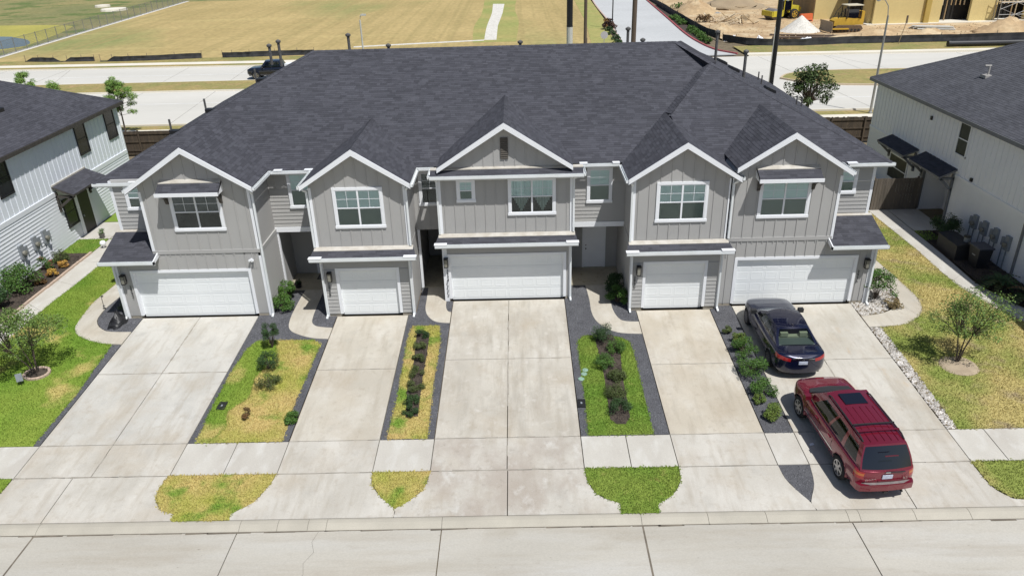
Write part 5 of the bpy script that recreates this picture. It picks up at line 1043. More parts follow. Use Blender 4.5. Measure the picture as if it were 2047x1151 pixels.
pine('young pine tree with tufted light green needles behind the board fence', -32.2, 32.2, 4.5, 1.6, 1.5, 5200)
pine('pine top showing above the white siding house roof', -39.0, 31.8, 5.1, 2.0, 1.1, 3600)
pine('smaller pine top right of the taller one above the white siding house roof', -36.9, 31.8, 4.4, 2.0, .8, 2000)
def sago(label, x, y, r, h, brown=False):
    t = thing('sago_palm', label, 'palm', (x, y, zg(y)+.03), group='sago palms by the white brick house'); MB().lathe([(.16,0),(.2,.12),(.15,.3),(.05,.36)], (0,0,0), 10).build('trunk', BARK, t)
    for k in range(26):
        a = 2.4*k; e = random.uniform(.25, 1.15); mb = MB(); pr = None; L = r*random.uniform(.85, 1.1); dx, dy = math.cos(a), math.sin(a)
        for i in range(9):
            u = i/8; rad = L*u*math.cos(e*(1-.5*u)); z = .3 + L*(math.sin(e)*u - .75*u*u); p = Vector((dx*rad, dy*rad, max(.03, z)))
            if pr is not None:
                w = .13*math.sin(math.pi*min(1, .15+u*.85))+.015; sd = Vector((-dy, dx, 0)); d = p-pr
                for sg in (1, -1): mb.add([pr, pr+d*.55, p+sd*(sg*w)+Vector((0,0,.03)), pr+d*.25+sd*(sg*w)+Vector((0,0,.03))], [(0,1,2,3)])
            pr = p
        mb.build('frond', (DKGREEN if not (brown and k % 3 == 0) else BROWNLEAF) if k % 4 else OLIVE, t)
sago('large dark sago palm beside the walk of the white brick house', 20.9,1.0,1.0,.7); sago('sago palm with brown lower fronds nearest the street by the white brick house', 21.4,-.25,.95,.7,True)
# ---- tree rings, edging
STONE = M('ring_stone', (.50,.38,.29), (.42,.32,.25), scale=4, rough=.9, isl=.2)
ring = thing('stone_ring', 'round stone edging around the small tree in the lawn left of the driveways', 'edging', (-18.84,-4.05,zg(-4.05)+.01), (math.atan(SLOPE),0,0))
bm_ = mesh('brick', *(lambda m: (m.v, m.f))(MB().box(-.075,.075,-.05,.05,0,.09)), STONE)
for k in range(18): o = link('brick', bm_, ring); a = 2*math.pi*k/18; o.location = (.45*math.cos(a), .38*math.sin(a), 0); o.rotation_euler = (0, 0, a+math.pi/2)
MB().lathe([(.42,0),(.3,.045),(.0,.06)], (0,0,.01), 20).build('mulch', MULCH, ring)
MB().lathe([(.75,-.02),(.6,.035),(.0,.06)], (16.25,-4.6,zg(-4.6)+.01), 24).build('soil_ring', M('bare_soil', (.42,.34,.24), (.34,.27,.19), scale=3, rough=.95))['kind'] = 'structure'
edge = thing('bed_edging', 'row of beige edging bricks along the flower bed of the white siding house', 'edging', (-22.46,0,.0)); be = mesh('brick', *(lambda m: (m.v, m.f))(MB().box(-.06,.06,-.14,.14,0,.1)), STONE)
for k in range(25): o = link('brick', be, edge); o.location = (random.uniform(-.015,.015), k*.3, 0); o.rotation_euler = (0, 0, random.uniform(-.06,.06))
# ---- small yard things
def heap(label, x, y, rx, ry, h, mat, name='dirt_heap', seed=0, n=22, lumps=.25, z=.12, cat='heap'):
    r = np.random.default_rng(seed); m = 8; v = [(0, 0, h)]; f = []
    for i in range(1, m+1):
        u = i/m
        for k in range(n): a = 2*math.pi*k/n; q = 1+r.normal(0, lumps*.3); v.append((rx*u*q*math.cos(a), ry*u*q*math.sin(a), max(0, h*(1-u)**1.1*(1+r.normal(0, lumps*.5))) if i < m else -.05))
    f += [(0, 1+k, 1+(k+1) % n) for k in range(n)]
    for i in range(m-1): f += [(1+i*n+k, 1+(i+1)*n+k, 1+(i+1)*n+(k+1) % n, 1+i*n+(k+1) % n) for k in range(n)]
    o = link(name, mesh(name, v, f, mat, True)); o.location = (x, y, z); return tag(o, label, cat)
heap('crumpled black bag lying on the gravel at the left garage corner', -17.35,-.35,.36,.62,.5,BLACK,'trash_bag',21,14,.55,zg(-.35)+.02,'bag')
bush('sparse dry weeds around the black bag at the left garage corner', -17.5,.9,.4,.35,200,OLIVE,.05,name='weed_tuft',cat='weeds')
t = thing('path_light', 'thin dark path light stake on the curved walk edge at the left', 'light', (-18.62,.95,0)); MB().tube([(0,0,0),(.01,0,.5),(.05,0,.62)], .012, 6).build('stake', BLACK, t); MB().lathe([(.05,0),(.06,.02),(.0,.06)], (.05,0,.6), 8).build('lamp_head', BLACK, t); MB().lathe([(.07,0),(.07,.03),(.0,.035)], (0,0,0), 8).build('foot', BLACK, t)
t = thing('yard_sign', 'small white sign on a stake beside the stone ring', 'sign', (-19.05,-4.75,zg(-4.75)), (0,0,.5)); MB().tube([(0,0,0),(0,0,.25)], .015, 6).build('stake', BLACK, t); MB().prism([(-.11,-.02,.2),(.11,-.02,.2),(.11,.05,.5),(-.11,.05,.5)], (0,.015,0)).build('board', METER, t)
VALVE = M('valve_green', (.28,.42,.33), rough=.6)
for x, y, lb in ((2.32,-4.5,'green round valve cover by the green lawn, farthest of the three'),(2.26,-4.75,'green round valve cover by the green lawn, middle of the three'),(2.13,-5.05,'green round valve cover by the green lawn, nearest the street')): tag(MB().lathe([(.12,0),(.12,.03),(.10,.045),(.0,.05)], (0,0,0), 16).build('valve_cover', VALVE), lb, 'valve cover', 'round valve covers').location = (x, y, zg(y))
for x, y, lb in ((2.02,-6.5,'black square meter lid in the gravel beside the centre driveway'),(-10.9,-6.25,'black square meter lid in the patchy lawn')):
    t = thing('meter_lid', lb, 'lid', (x, y, zg(y)+.012), (math.atan(SLOPE),0,0)); MB().box(-.15,.15,-.22,.22,0,.035).build('lid', BLACK, t); MB().box(-.03,.03,-.05,.05,.035,.042).build('grip', METER, t)
t = thing('wheelie_bin', 'black wheeled rubbish bin with dark lid by the white brick house', 'bin', (21.25,3.35,0), (0,0,.05)); MB().prism([(-.26,-.3,.06),(.26,-.3,.06),(.26,.3,.06),(-.26,.3,.06)], (0,0,.02)).add([(-.26,-.3,.08),(.26,-.3,.08),(.26,.3,.08),(-.26,.3,.08),(-.33,-.38,1.0),(.33,-.38,1.0),(.33,.38,1.0),(-.33,.38,1.0)], [(0,1,5,4),(1,2,6,5),(2,3,7,6),(3,0,4,7)]).build('body', M('bin_black', (.02,.022,.026), rough=.5), t)
MB().prism([(-.36,-.42,1.0),(.36,-.42,1.0),(.36,.42,1.02),(-.36,.42,1.02)], (0,0,.06)).build('lid', M('bin_lid', (.035,.04,.06), rough=.4), t)
for yy in (-.3,.3): MB().lathe([(.1,-.03),(.1,.03)], (.28,yy,.1), 12, 'y').build('wheel', TYRE, t)
MB().tube([(.38,-.3,.98),(.42,0,.98),(.38,.3,.98)], .02, 6).build('handle', BLACK, t); MB().box(-.305,-.295,-.12,.12,.62,.70).build('emblem', METER, t)
t = thing('deck_box', 'long black storage box against the white brick house', 'box', (20.95,4.9,0)); BB = M('box_black', (.022,.022,.024), rough=.6); MB().box(-.4,.4,-.85,.85,0,.72).build('body', BB, t); MB().prism([(-.43,-.88,.72),(.43,-.88,.72),(.43,-.88,.80),(0,-.88,.86),(-.43,-.88,.78)], (0,1.76,0)).build('lid', BB, t)
t = thing('bucket', 'small grey bucket standing on the black storage box', 'bucket', (21.1,4.35,.86)); MB().lathe([(.11,0),(.14,.24),(.15,.26),(.13,.26),(.12,.03)], (0,0,0), 14).build('pail', METER, t); MB().lathe([(.15,.24),(.155,.27),(.15,.3)], (0,0,0), 14).build('rim', BLACK, t)
t = thing('flower_pot', 'small potted plant beside the dark door of the white siding house', 'pot', (-22.9,9.45,.01)); MB().lathe([(.1,0),(.15,.22),(.16,.25),(.13,.25)], (0,0,0), 12).build('pot', GRAYPL, t); V, F = leaf_cloud([(0,0,.35),(.05,.03,.45)], 90, .16, .08, asp=.2); link('foliage', np_mesh('foliage', V, F, GREEN), t)
t = thing('globe_light', 'white globe garden light in the grass patch by the flower bed', 'light', (-22.1,8.0,.02)); MB().lathe([(.02,.12),(.12,.16),(.16,.27),(.12,.38),(.02,.42)], (0,0,0), 14).build('globe', WHITE, t, True); MB().tube([(0,0,0),(0,0,.14)], .03, 8).build('post', WHITE, t)
t = thing('splash_block', 'white downspout end on the right of the side yard lawn', 'pipe', (-22.2,14.5,.012)); MB().tube([(-.9,0,.1),(0,0,.08),(.25,-.1,.03)], .06, 8).build('pipe', LSID, t)
t = thing('planter', 'dark wire plant stand beside the left front porch', 'planter', (-10.35,2.62,.05)); MB().lathe([(.13,0),(.16,.2),(.17,.22),(.12,.22)], (0,0,0), 12).build('pot', BLACK, t); V, F = leaf_cloud([(0,0,.3)], 60, .16, .05); link('foliage', np_mesh('foliage', V, F, DKGREEN), t)
tag(MB().add([(0,0,0),(.16,.03,.01),(.14,.12,.03),(.02,.1,.012)], [(0,1,2,3)]).add([(0,0,-.002),(.16,.03,.008),(.14,.12,.028),(.02,.1,.01)], [(3,2,1,0)]).build('paper_scrap', WHITE), 'small white paper scrap in the shadow of the red car', 'paper').location = (9.28,-8.9,zg(-8.9)+.006)
bush('green weed on the gravel strip edge near the red bonnet', 8.75,-6.9,.18,.12,160,YGREEN,.04,name='weed_tuft',cat='weeds')
# ================================================================ BACKGROUND: roads, field, pond, building site
def sheet(name, poly, mat, z, d=.06): return tag(MB().prism([(x, y, z-d) for x, y in (poly if sum(a[0]*b[1]-b[0]*a[1] for a, b in zip(poly, poly[1:]+poly[:1])) > 0 else poly[::-1])], (0,0,d)).build(name, mat), kind='structure')
far = lambda x: 62.9-.033*x            # far kerb of the road behind
near = lambda x: 34.9-.008*x
def band(f0, f1, x0, x1, n=10): xs = np.linspace(x0, x1, n); return [(x, f0(x)) for x in xs] + [(x, f1(x)) for x in xs[::-1]]
sheet('lawn', band(lambda x: 16.5, lambda x: 27.5, -17.8, 14.9), LAWN_G, -.02)
sheet('verge', band(lambda x: 26.2, lambda x: near(x)-.2, -160, 120), VERGE, -.01); sheet('footpath', band(lambda x: near(x)-3.2, lambda x: near(x)-1.6, -160, 120), FARWALK, .02)
sheet('road', band(near, far, -160, 120), FARCONC, .0)
def kerb_line(f, x0, x1, w=.16, h=.13, mat=FARWALK):
    r = structure('kerb'); xs = np.linspace(x0, x1, 14)
    for a, b in zip(xs, xs[1:]): MB().prism([(a, f(a), -.05), (b, f(b), -.05), (b, f(b)+w, -.05), (a, f(a)+w, -.05)], (0,0,.05+h)).build('kerb_stone', mat, r)
kerb_line(lambda x: near(x)-.16, -150, 110); kerb_line(far, -150, 12); kerb_line(far, 27, 110)
med = lambda x: 47.3-.075*x if x < 0 else 47.3
medp = band(lambda x: 49.6-.01*(x+40), lambda x: 54.4-.01*(x+40), -160, 2); sheet('median', medp, VERGE, .12, .2); kerb_line(lambda x: 49.42-.01*(x+40), -160, 2, mat=FARWALK); kerb_line(lambda x: 54.42-.01*(x+40), -160, 2, mat=FARWALK)
isl = smooth_line([(26.4,48.4),(28.5,45.9),(33,44.4),(45,43.6),(120,41)], 5) + smooth_line([(120,46),(60,50.2),(40,51.6),(32,51.7),(28,50.6),(26.4,48.4)], 5)[:-1]; sheet('median', isl, VERGE, .12, .2)
ik = structure('kerb')
for a, b in zip(isl, isl[1:] + isl[:1]): MB().bar((a[0], a[1], .05), (b[0], b[1], .05), .2, .2).build('kerb_stone', M('tan_kerb', (.55,.44,.30), (.5,.4,.28), scale=1), ik)
MARK = M('road_marking', (.80,.80,.78), rough=.7)
lm = structure('road_marking')
for y0, x0, x1 in ((43.4,-80,4), (58.7,-90,8), (39.8,20,70)): MB().prism([(x0, y0-.06-.01*x0, .004), (x1, y0-.06-.01*x1, .004), (x1, y0+.06-.01*x1, .004), (x0, y0+.06-.01*x0, .004)], (0,0,.004)).build('line', MARK, lm)
JOINT = M('road_joint', (.34,.32,.28), rough=.9); jn = structure('road_joint')
for i in range(-14, 12): x = i*7.5; MB().prism([(x, near(x)+.1, .003), (x+.05, near(x)+.1, .003), (x+.05+(-2 if i % 3 else -9), far(x)-.1, .003), (x+(-2 if i % 3 else -9), far(x)-.1, .003)], (0,0,.003)).build('joint', JOINT, jn)
sheet('verge', band(lambda x: far(x)+.18, lambda x: far(x)+1.6, -160, 12, 8), VERGE, .1); sheet('footpath', band(lambda x: far(x)+1.6, lambda x: far(x)+3.3, -160, 12, 8), FARWALK, .11); sheet('verge', band(lambda x: far(x)+3.3, lambda x: far(x)+6.5, -160, 12, 8), VERGE, .09)
sheet('footpath', band(lambda x: far(x)+.5, lambda x: far(x)+1.9, 27, 120, 8), FARWALK, .11); sheet('verge', band(lambda x: far(x)+.17, lambda x: far(x)+7.2, 27, 120, 8), VERGE, .1)
sheet('field', [(-69.5,far(-70)+6.4),(12.8,far(12)+6.4),(13.6,80),(14.2,96),(14.6,118),(15.3,150),(-74.7,152)], FIELD, .08)
FG = M('field_green', (.27,.29,.085), (.36,.31,.11), scale=.15, detail=7, rough=.95, fine=.12, fscale=1.5); sheet('verge', [(12.8,68),(9.5,69),(11,96),(12,150),(15.3,150),(14.6,118),(14.2,96),(13.6,80)], FG, .10); sheet('verge', smooth_line([(-6,78),(-6.6,95),(-6.1,115),(-6.8,152)], 6) + smooth_line([(.6,152),(-.2,120),(.4,100),(-.1,78)], 6), FG, .09)
GRAVELW = M('pale_gravel', (.66,.63,.57), (.56,.53,.47), scale=1.5, rough=.95, fine=.2, fscale=6)
sheet('gravel_path', smooth_line([(-4.5,80),(-4.6,95),(-4.3,112),(-4.5,128.5)], 6) + [(-2.25,128),(-2.4,112),(-2.9,95),(-2.8,79.8)], GRAVELW, .12); sheet('gravel_path', [(-22,76.2),(-14.5,77.6),(-4.5,79.4),(-4.5,80.2),(-14.5,78.6),(-22,77.0)], GRAVELW, .12)
sheet('bank', [(-400,152),(-74.6,152),(-69.4,69),(-400,69)], BANK, .05); sheet('bank', [(-400,152),(160,152),(160,420),(-400,420)], BANK, .04)
sheet('pond_scum', smooth_line([(-72,85),(-74,96),(-76.5,106),(-80,111.5),(-95,114),(-130,116),(-200,118),(-200,80),(-130,79),(-90,79.5),(-76,80.5),(-72,85)], 4)[:-1], ALGAE, .07)
WATER = M('pond_water', (.05,.075,.12), (.06,.09,.13), scale=.3, rough=.08, spec=.6); sheet('pond', smooth_line([(-72.3,86),(-73.8,90),(-79,95.5),(-90,98.5),(-150,99),(-150,82),(-95,81),(-77,82),(-72.3,86)], 4)[:-1], WATER, .085)
for x, y, r, lb in ((-83.3,136.5,2.6,'pale round concrete pad beyond the pond'),(-89.9,145,1.6,'smaller pale concrete pad beyond the pond')): tag(MB().lathe([(r,0),(r*.95,.4),(r*.3,.5),(0,.5)], (x,y,.04), 14).build('concrete_pad', FARWALK), lb, 'pad')
# ---- chain link fence
cf = thing('chain_link_fence', 'long chain link fence between the pond and the mown field', 'fence', (-69.4,71,.0), (0,0,math.radians(3.6))); WIRE = M('wire', (.30,.30,.29), rough=.5, metal=.5); pm_ = mesh('post', *(lambda m: (m.v, m.f))(MB().tube([(0,0,0),(0,0,2.0)], .05, 6)), WIRE)
for k in range(28): o = link('post', pm_, cf); o.location = (0, k*3.05, .05)
for z in (.1, 1.95): MB().tube([(0,0,z),(0,82,z)], .025, 5).build('rail', WIRE, cf)
mb = MB()
for k in range(0, 410): mb.box(-.008,.008,k*.2,k*.2+.012,.1,1.95)
for k in range(9): mb.box(-.008,.008,0,82,.2+k*.2,.212+k*.2)
tag(mb.build('wire_mesh', WIRE, cf), kind='stuff'); MB().box(-.6,.6,0,82,.06,.1).build('mow_strip', GRAVELW, cf)
# ---- silt fences: black cloth on stakes
SILT = M('silt_cloth', (.022,.023,.027), (.05,.05,.052), scale=1.2, rough=.8); STAKE = M('stake', (.35,.27,.17), rough=.9)
def silt(label, pts, h=.85, sag=()):
    x0, y0 = pts[0]; t = thing('silt_fence', label, 'fence', (x0, y0, .1)); P = smooth_line([(x-x0, y-y0) for x, y in pts], 10); v = []; f = []
    hs = [h*(1-.85*any(a <= i/len(P) <= b for a, b in sag))*random.uniform(.88, 1.05) for i in range(len(P))]; hs = [(hs[max(0,i-1)]+hs[i]+hs[min(len(P)-1,i+1)])/3 for i in range(len(P))]
    for i, (x, y) in enumerate(P): l = random.uniform(-.05,.05); v += [(x, y+l, 0), (x, y+l+.06, hs[i]*.5), (x, y+l+.1*random.random(), hs[i]), (x, y+l+.03+.1, hs[i]), (x, y+l+.06+.03, hs[i]*.5), (x, y+l+.04, 0)]
    for i in range(len(P)-1): f += [(i*6+k, i*6+(k+1) % 6, i*6+6+(k+1) % 6, i*6+6+k) for k in range(6)]
    link('cloth', mesh('cloth', v, f, SILT), t); sm = mesh('stake', *(lambda m: (m.v, m.f))(MB().box(-.03,.03,-.03,.03,0,h+.25)), STAKE)
    for i in range(0, len(P), 6): link('stake', sm, t).location = (P[i][0], P[i][1]+.17, 0)
    return t
silt('short sagging black silt fence at the left edge of the field', [(-63.5,71.2),(-60,70.5),(-57,70.3),(-54,70.2)], .55, ((.0,.08),(.45,.6))); silt('long black silt fence along the front of the field', [(-53,69.7),(-50,69.6),(-46,69.7),(-40.3,70.5)], .65, ((0,.18),)); silt('black silt fence end behind the pickup truck', [(-37.6,70.4),(-35,70.4),(-30,70.8),(-26,71)], .65)
silt('black silt fence beside the planted kerb of the entry road', [(25.9,128),(25.8,101),(25.9,83),(26.7,74.5)], 1.0); silt('black silt fence along the front of the building site', [(26.9,73.8),(29.3,69.8),(35,68.2),(42.8,69),(50.6,68.6),(63,68.9),(90,69)], .85)
# ---- entry road with red kerb
ERM = M('entry_concrete', (.50,.505,.50), (.45,.455,.45), scale=.1, rough=.85, fine=.04, fscale=2); kr = [(25.9,63.0),(25.2,64.3),(24.21,66.5),(23.6,71.5),(23.45,80.7),(24.35,101),(25.6,130),(26.5,150)]; kl = [(12.2,62.6),(13.2,66),(13.8,75),(14.3,90),(14.55,97),(14.8,119),(15.5,140),(15.8,150)]
sheet('entry_road', kl + kr[::-1], ERM, .112, .1)
REDK = M('red_kerb', (.40,.09,.10), (.33,.08,.085), scale=1, rough=.7); TANK = M('pink_kerb', (.55,.40,.33), (.48,.36,.30), scale=1, rough=.8); er = structure('kerb')
for line, mt in ((kr, REDK), (kl, TANK)):
    q = smooth_line(line, 6)
    for a, b in zip(q, q[1:]): MB().bar((a[0], a[1], .19), (b[0], b[1], .19), .2, .17).build('kerb_stone', mt, er)
sheet('planting_bed', [(23.75,72),(23.6,80.7),(24.5,101),(25.3,118),(26,118),(25.8,101),(25.7,83),(25.2,73)], MULCH, .13); sheet('planting_bed', [(12.6,66),(13.1,75),(13.6,90),(14.1,100),(14.45,100),(14.1,90),(13.65,75),(13.1,66)], MULCH, .13)
k = 0; ORD = 'first second third fourth fifth sixth seventh eighth ninth tenth eleventh twelfth thirteenth fourteenth fifteenth sixteenth seventeenth eighteenth nineteenth twentieth'.split()
for y in np.arange(72.6, 100, 1.25):
    if 84.5 < y < 89: continue
    x = float(np.interp(y, [72,80.7,101], [24.55,24.7,25.2])); k += 1
    bush('clipped green hedge shrub along the red kerb, %s from the near end' % ORD[k-1], x, y, .62, .8, 260, GREEN, .12, clumps=9, spread=.5, group='hedge shrubs along the red kerb')
for i_, y in enumerate((70.5,73.5,77,82,86)): bush('low dark shrub along the left kerb of the entry road, %s from the near end' % ORD[i_], float(np.interp(y, [66,75,90], [12.7,13.2,13.75])), y, .6, .7, 240, DKGREEN, .12, clumps=8, spread=.5, group='shrubs along the left kerb')
bush('purple brown spiky plant with yellow flower at the entry road kerb', 13.6,88,1.0,1.6,500,leafm('leaf_purple',(.10,.055,.045),(.06,.035,.03)),.22,mat2=CROTON,n2=90)
# ---- poles and lamps
WOODP = M('pole_wood', (.14,.10,.075), (.10,.075,.055), scale=3, rough=.9, stretch=(4,4,.3)); PALE = M('pole_pale', (.55,.54,.50), (.5,.49,.45), scale=2, rough=.7); STEEL = M('lamp_steel', (.42,.42,.41), rough=.45, metal=.6)
def pole(name, label, x, y, h, r0, r1, mat, cat='pole', lo=None):
    t = thing(name, label, cat, (x, y, 0))
    if lo: MB().tube([(0,0,-.1),(0,0,lo[0])], r0, 12, r0).build('lower_shaft', lo[1], t); MB().tube([(0,0,lo[0]),(0,0,h)], r0*.99, 12, r1).build('upper_shaft', mat, t); MB().lathe([(r0*1.05,-.04),(r0*1.05,.04)], (0,0,lo[0]), 12).build('collar', mat, t)
    else: MB().tube([(0,0,-.1),(0,0,h)], r0, 10, r1).build('shaft', mat, t); MB().lathe([(r0*1.6,0),(r0*1.6,.08),(r0,.12)], (0,0,0), 10).build('base', mat, t)
    return t
pole('utility_pole', 'tall black pole in front of the building site', 20.45,33.2,15,.2,.18,BLACK,lo=None); pole('utility_pole', 'thick pole black above and white below behind the roof ridge', 4.17,33.2,15,.24,.24,BLACK,lo=(7.45,PALE)); pole('utility_pole', 'brown wooden pole next to the black and white pole', 5.4,33.2,15,.14,.12,WOODP); pole('utility_pole', 'dark brown wooden pole in front of the entry road', 9.2,33.2,15,.2,.18,WOODP)
pole('utility_pole', 'thin black post at the top of the entry road', 14.2,88.5,9,.09,.08,BLACK)
MB().bar((20.25,33.15,0),(20.25,33.15,7),.05,.05).build('conduit', PALE, bpy.data.objects['utility_pole'], off=(20.45,33.2,0))
t = pole('street_lamp', 'grey street lamp with curved arm beside the white brick house', 29.0,33.4,7.6,.11,.07,STEEL,'lamp'); MB().tube([(0,0,6.9),(-.02,0,7.6),(-.12,0,8.3),(-.45,0,8.75),(-.8,0,8.8)], .035, 8).build('arm', STEEL, t); MB().lathe([(.05,0),(.14,.05),(.16,.1),(.05,.18)], (-.95,0,8.65), 10).build('lamp_head', STEEL, t)
t = pole('street_lamp', 'pale thin street lamp in front of the mown field', -12.2,33.2,8.3,.08,.06,PALE,'lamp'); MB().tube([(0,0,8.2),(.05,0,8.6),(.3,0,8.75)], .04, 8).build('arm', PALE, t); MB().box(.1,.5,-.1,.1,8.62,8.74).build('lamp_head', PALE, t)
t = thing('road_sign', 'round grey back of a sign near the entry road kerb', 'sign', (10.3,63.8,.1)); MB().tube([(0,0,0),(0,0,2.4)], .04, 6).build('post', STEEL, t); MB().lathe([(.0,-.02),(.45,-.02),(.45,.02),(.0,.02)], (0,-.06,2.45), 8, 'y').build('plate', M('sign_back', (.42,.40,.39), rough=.5), t)
t = thing('road_sign', 'small dark sign on a leaning stake before the yellow building', 'sign', (46.8,67.5,.1)); MB().tube([(0,0,0),(.5,0,2.6)], .04, 6).build('post', STAKE, t); MB().box(.4,.62,-.03,.03,2.4,3.3).build('plate', WOODP, t)
pole('marker_post', 'short dark post on the grass left of the entry road', 8.5,66.5,1.9,.08,.07,WOODP)
# ---- building site
sheet('site_ground', [(26.3,118),(26.2,101),(26.2,83),(27.2,75),(29.5,70.2),(35,68.8),(42.8,69.5),(63,69.5),(120,69.5),(120,151),(26.5,151)], DIRT, .12)
heap('tall pale grey gravel pile beside the yellow bulldozer', 39.2,80.5,2.8,2.6,2.1,GRAVELW,'gravel_pile',1,lumps=.06); heap('sandy dirt heap beside the hedge and entry road', 30.5,107,4,5,2.2,DIRT,seed=2); heap('dirt heap behind the yellow road roller', 38,112,6,5,2.6,M('grey_dirt',(.36,.28,.18),(.30,.23,.15),scale=.4,rough=.95),seed=3); heap('long dirt berm behind the silt fence below the bulldozer', 46,72.6,7,2.0,1.1,DIRT,seed=4); heap('dirt heap at the right end of the silt fence', 64.5,75,5,2.8,1.9,DIRT,seed=5); heap('low dirt mound before the yellow building', 53.5,73.5,4,1.8,.9,DIRT,seed=6); heap('small dirt mound left of the lumber pile', 29.2,84,2,3,.9,DIRT,seed=7)
YEL = M('yellow_sheathing', (.66,.53,.245), (.62,.495,.225), scale=.25, rough=.8, fine=.03, fscale=3); OSB = M('osb_board', (.40,.28,.15), (.34,.235,.125), scale=1, rough=.9); STUD = M('stud_lumber', (.62,.50,.33), rough=.85); DARKIN = M('unfinished_interior', (.02,.018,.016), rough=.95)
yb = thing('unfinished_building', 'unfinished building clad in yellow sheathing with open framed bays', 'building', (60,90,.12)); bx0 = 50.5
def ybox(nm, x0, x1, y0, y1, z0, z1, mt=YEL, par=None): return MB().box(x0-60, x1-60, y0-90, y1-90, z0, z1).build(nm, mt, par or yb)
ybox('wall',45.3,50.2,92.5,104,0,9); ybox('wall',45.2,45.4,92.6,104,0,9,OSB); wv = ybox('window',45.1,45.25,95.0,97.2,3.0,4.6,WHITE); ybox('pane',45.05,45.2,95.2,97.0,3.2,4.4,DARKIN,wv)
ybox('wall',50.6,51.0,85.6,92.5,0,9); ybox('wall',51.0,58.1,85.0,85.5,0,9); ybox('pilaster',58.1,58.8,84.6,85.5,0,9,M('yellow_trim',(.50,.36,.10),rough=.8)); ybox('wall',58.8,60.5,85.0,85.5,0,9); ybox('wall',65.0,68.7,85.6,86.1,0,9); ybox('wall',72.9,76.5,85.8,86.3,0,9); ybox('wall',80.5,95,85.8,86.3,0,9)
ybox('interior',51,95,96,104,0,9,DARKIN); ybox('slab',50,95,84.4,104,-.1,.12,FARWALK); ybox('doorway',50.2,50.55,88,91.5,0,6,DARKIN)
ybox('interior',51,95,87.5,87.8,0,3.2,DARKIN)
for x0, x1 in ((60.5,65.0),(68.7,72.9),(76.5,80.5)):
    x = x0+.2
    while x < x1: ybox('stud',x,x+.12,86.6,86.75,0 if random.random() < .4 else 2.2,9,STUD if random.random() < .6 else OSB); x += .62
    ybox('header',x0,x1,86.5,86.8,8.4,8.9,STUD)
def scaffold(label, x, y, w=4.0, h=5.2):
    t = thing('scaffold', label, 'scaffold', (x, y, .12)); 
    for a in (0, w):
        for b in (0, 1.2): MB().tube([(a, b, 0), (a, b, h)], .05, 6).build('upright', STEEL, t)
    for z in (1.0, 2.6, 4.2):
        MB().tube([(0,0,z),(w,0,z)], .04, 6).build('ledger', STEEL, t); MB().tube([(0,0,z-.9),(w,0,z+.9)], .03, 6).build('brace', STEEL, t); MB().tube([(w,0,z-.9),(0,0,z+.9)], .03, 6).build('brace', STEEL, t)
    MB().box(0, w, .1, 1.1, 2.6, 2.68).build('plank', STUD, t); return t
scaffold('steel scaffold with cross braces before the middle open bay of the yellow building', 68.4,84.3,4.6); scaffold('steel scaffold against the yellow wall right of the middle open bay', 73.6,84.3,3.0); scaffold('steel scaffold at the rightmost open bay of the yellow building', 77,84.3,3.6)
CATY = M('machine_yellow', (.58,.36,.045), (.5,.31,.04), scale=2, rough=.5); ROLY = M('roller_yellow', (.62,.52,.05), (.55,.46,.045), scale=2, rough=.5); TRACK = M('track_brown', (.15,.10,.06), (.10,.07,.045), scale=4, rough=.9)
dz_ = thing('bulldozer', 'yellow tracked bulldozer with dark cab and raised blade on the building site', 'bulldozer', (44.8,79.2,.12), (0,0,math.radians(186)))
for sg in (1,-1):
    n = 10; pts = [(-1.9,.45),(-1.6,.85),(1.5,.95),(1.95,.6),(1.6,.1),(-1.5,.02)]; tr_ = MB().prism([(x, sg*.75, z) for x, z in pts], (0, sg*.5, 0)).build('track', TRACK, dz_)
    for k in range(6): MB().lathe([(.16,-.03),(.16,.03)], (-1.3+k*.5, sg*1.28, .3), 10, 'y').build('track_roller', TRIMBLK, tr_)
    MB().bar((.2,sg*1.35,.5),(2.6,sg*1.35,.55),.22,.16).build('push_arm', CATY, dz_)
MB().prism([(-1.9,-.7,.9),(2.0,-.7,.85),(2.0,-.7,1.5),(1.6,-.7,1.75),(.4,-.7,1.85),(-1.9,-.7,1.6)], (0,1.4,0)).build('hull', CATY, dz_)
v = [(2.55+.18*math.cos(t_)*-1+.25, y, .15+1.35*u) for y in (-1.75,1.75) for u, t_ in ((0,1.2),(.25,.5),(.5,.1),(.75,.5),(1,1.2))]; bl_ = MB(); bl_.v = v + [(x+.08, y, z) for x, y, z in v]; bl_.f = [(i,i+1,i+6,i+5) for i in range(4)] + [(i+10,i+15,i+16,i+11) for i in range(4)] + [(4,14,19,9),(0,5,15,10)] + [(i,i+10,i+11,i+1) for i in range(4)] + [(i+5,i+6,i+16,i+15) for i in range(4)]; bl_.build('blade', M('blade_steel', (.22,.16,.10), rough=.5), dz_)
cb = MB().box(-1.3,.1,-.68,.68,1.75,2.9).build('cab', REARGLASS, dz_); MB().box(-1.7,.5,-.95,.95,3.35,3.45).build('canopy', M('canopy_cream', (.66,.60,.45), rough=.6), cb)
for x in (-1.5,.35):
    for y in (-.8,.8): MB().bar((x,y,1.7),(x,y,3.35),.09,.09).build('canopy_post', BLACK, cb)
MB().tube([(.4,-.8,3.35),(1.1,-.7,2.6),(1.5,-.6,1.8)], .04, 6).tube([(.4,.8,3.35),(1.1,.7,2.6),(1.5,.6,1.8)], .04, 6).build('sweep_bar', BLACK, dz_); MB().tube([(1.2,0,1.75),(1.2,0,2.5)], .05, 8).build('exhaust', BLACK, dz_); MB().box(-2.2,-1.8,-.6,.6,.9,2.6).build('radiator_guard', CATY, dz_)
rl_ = thing('road_roller', 'yellow road roller with big smooth drum beside the yellow building', 'roller', (41.2,94.5,.12), (0,0,math.radians(200)))
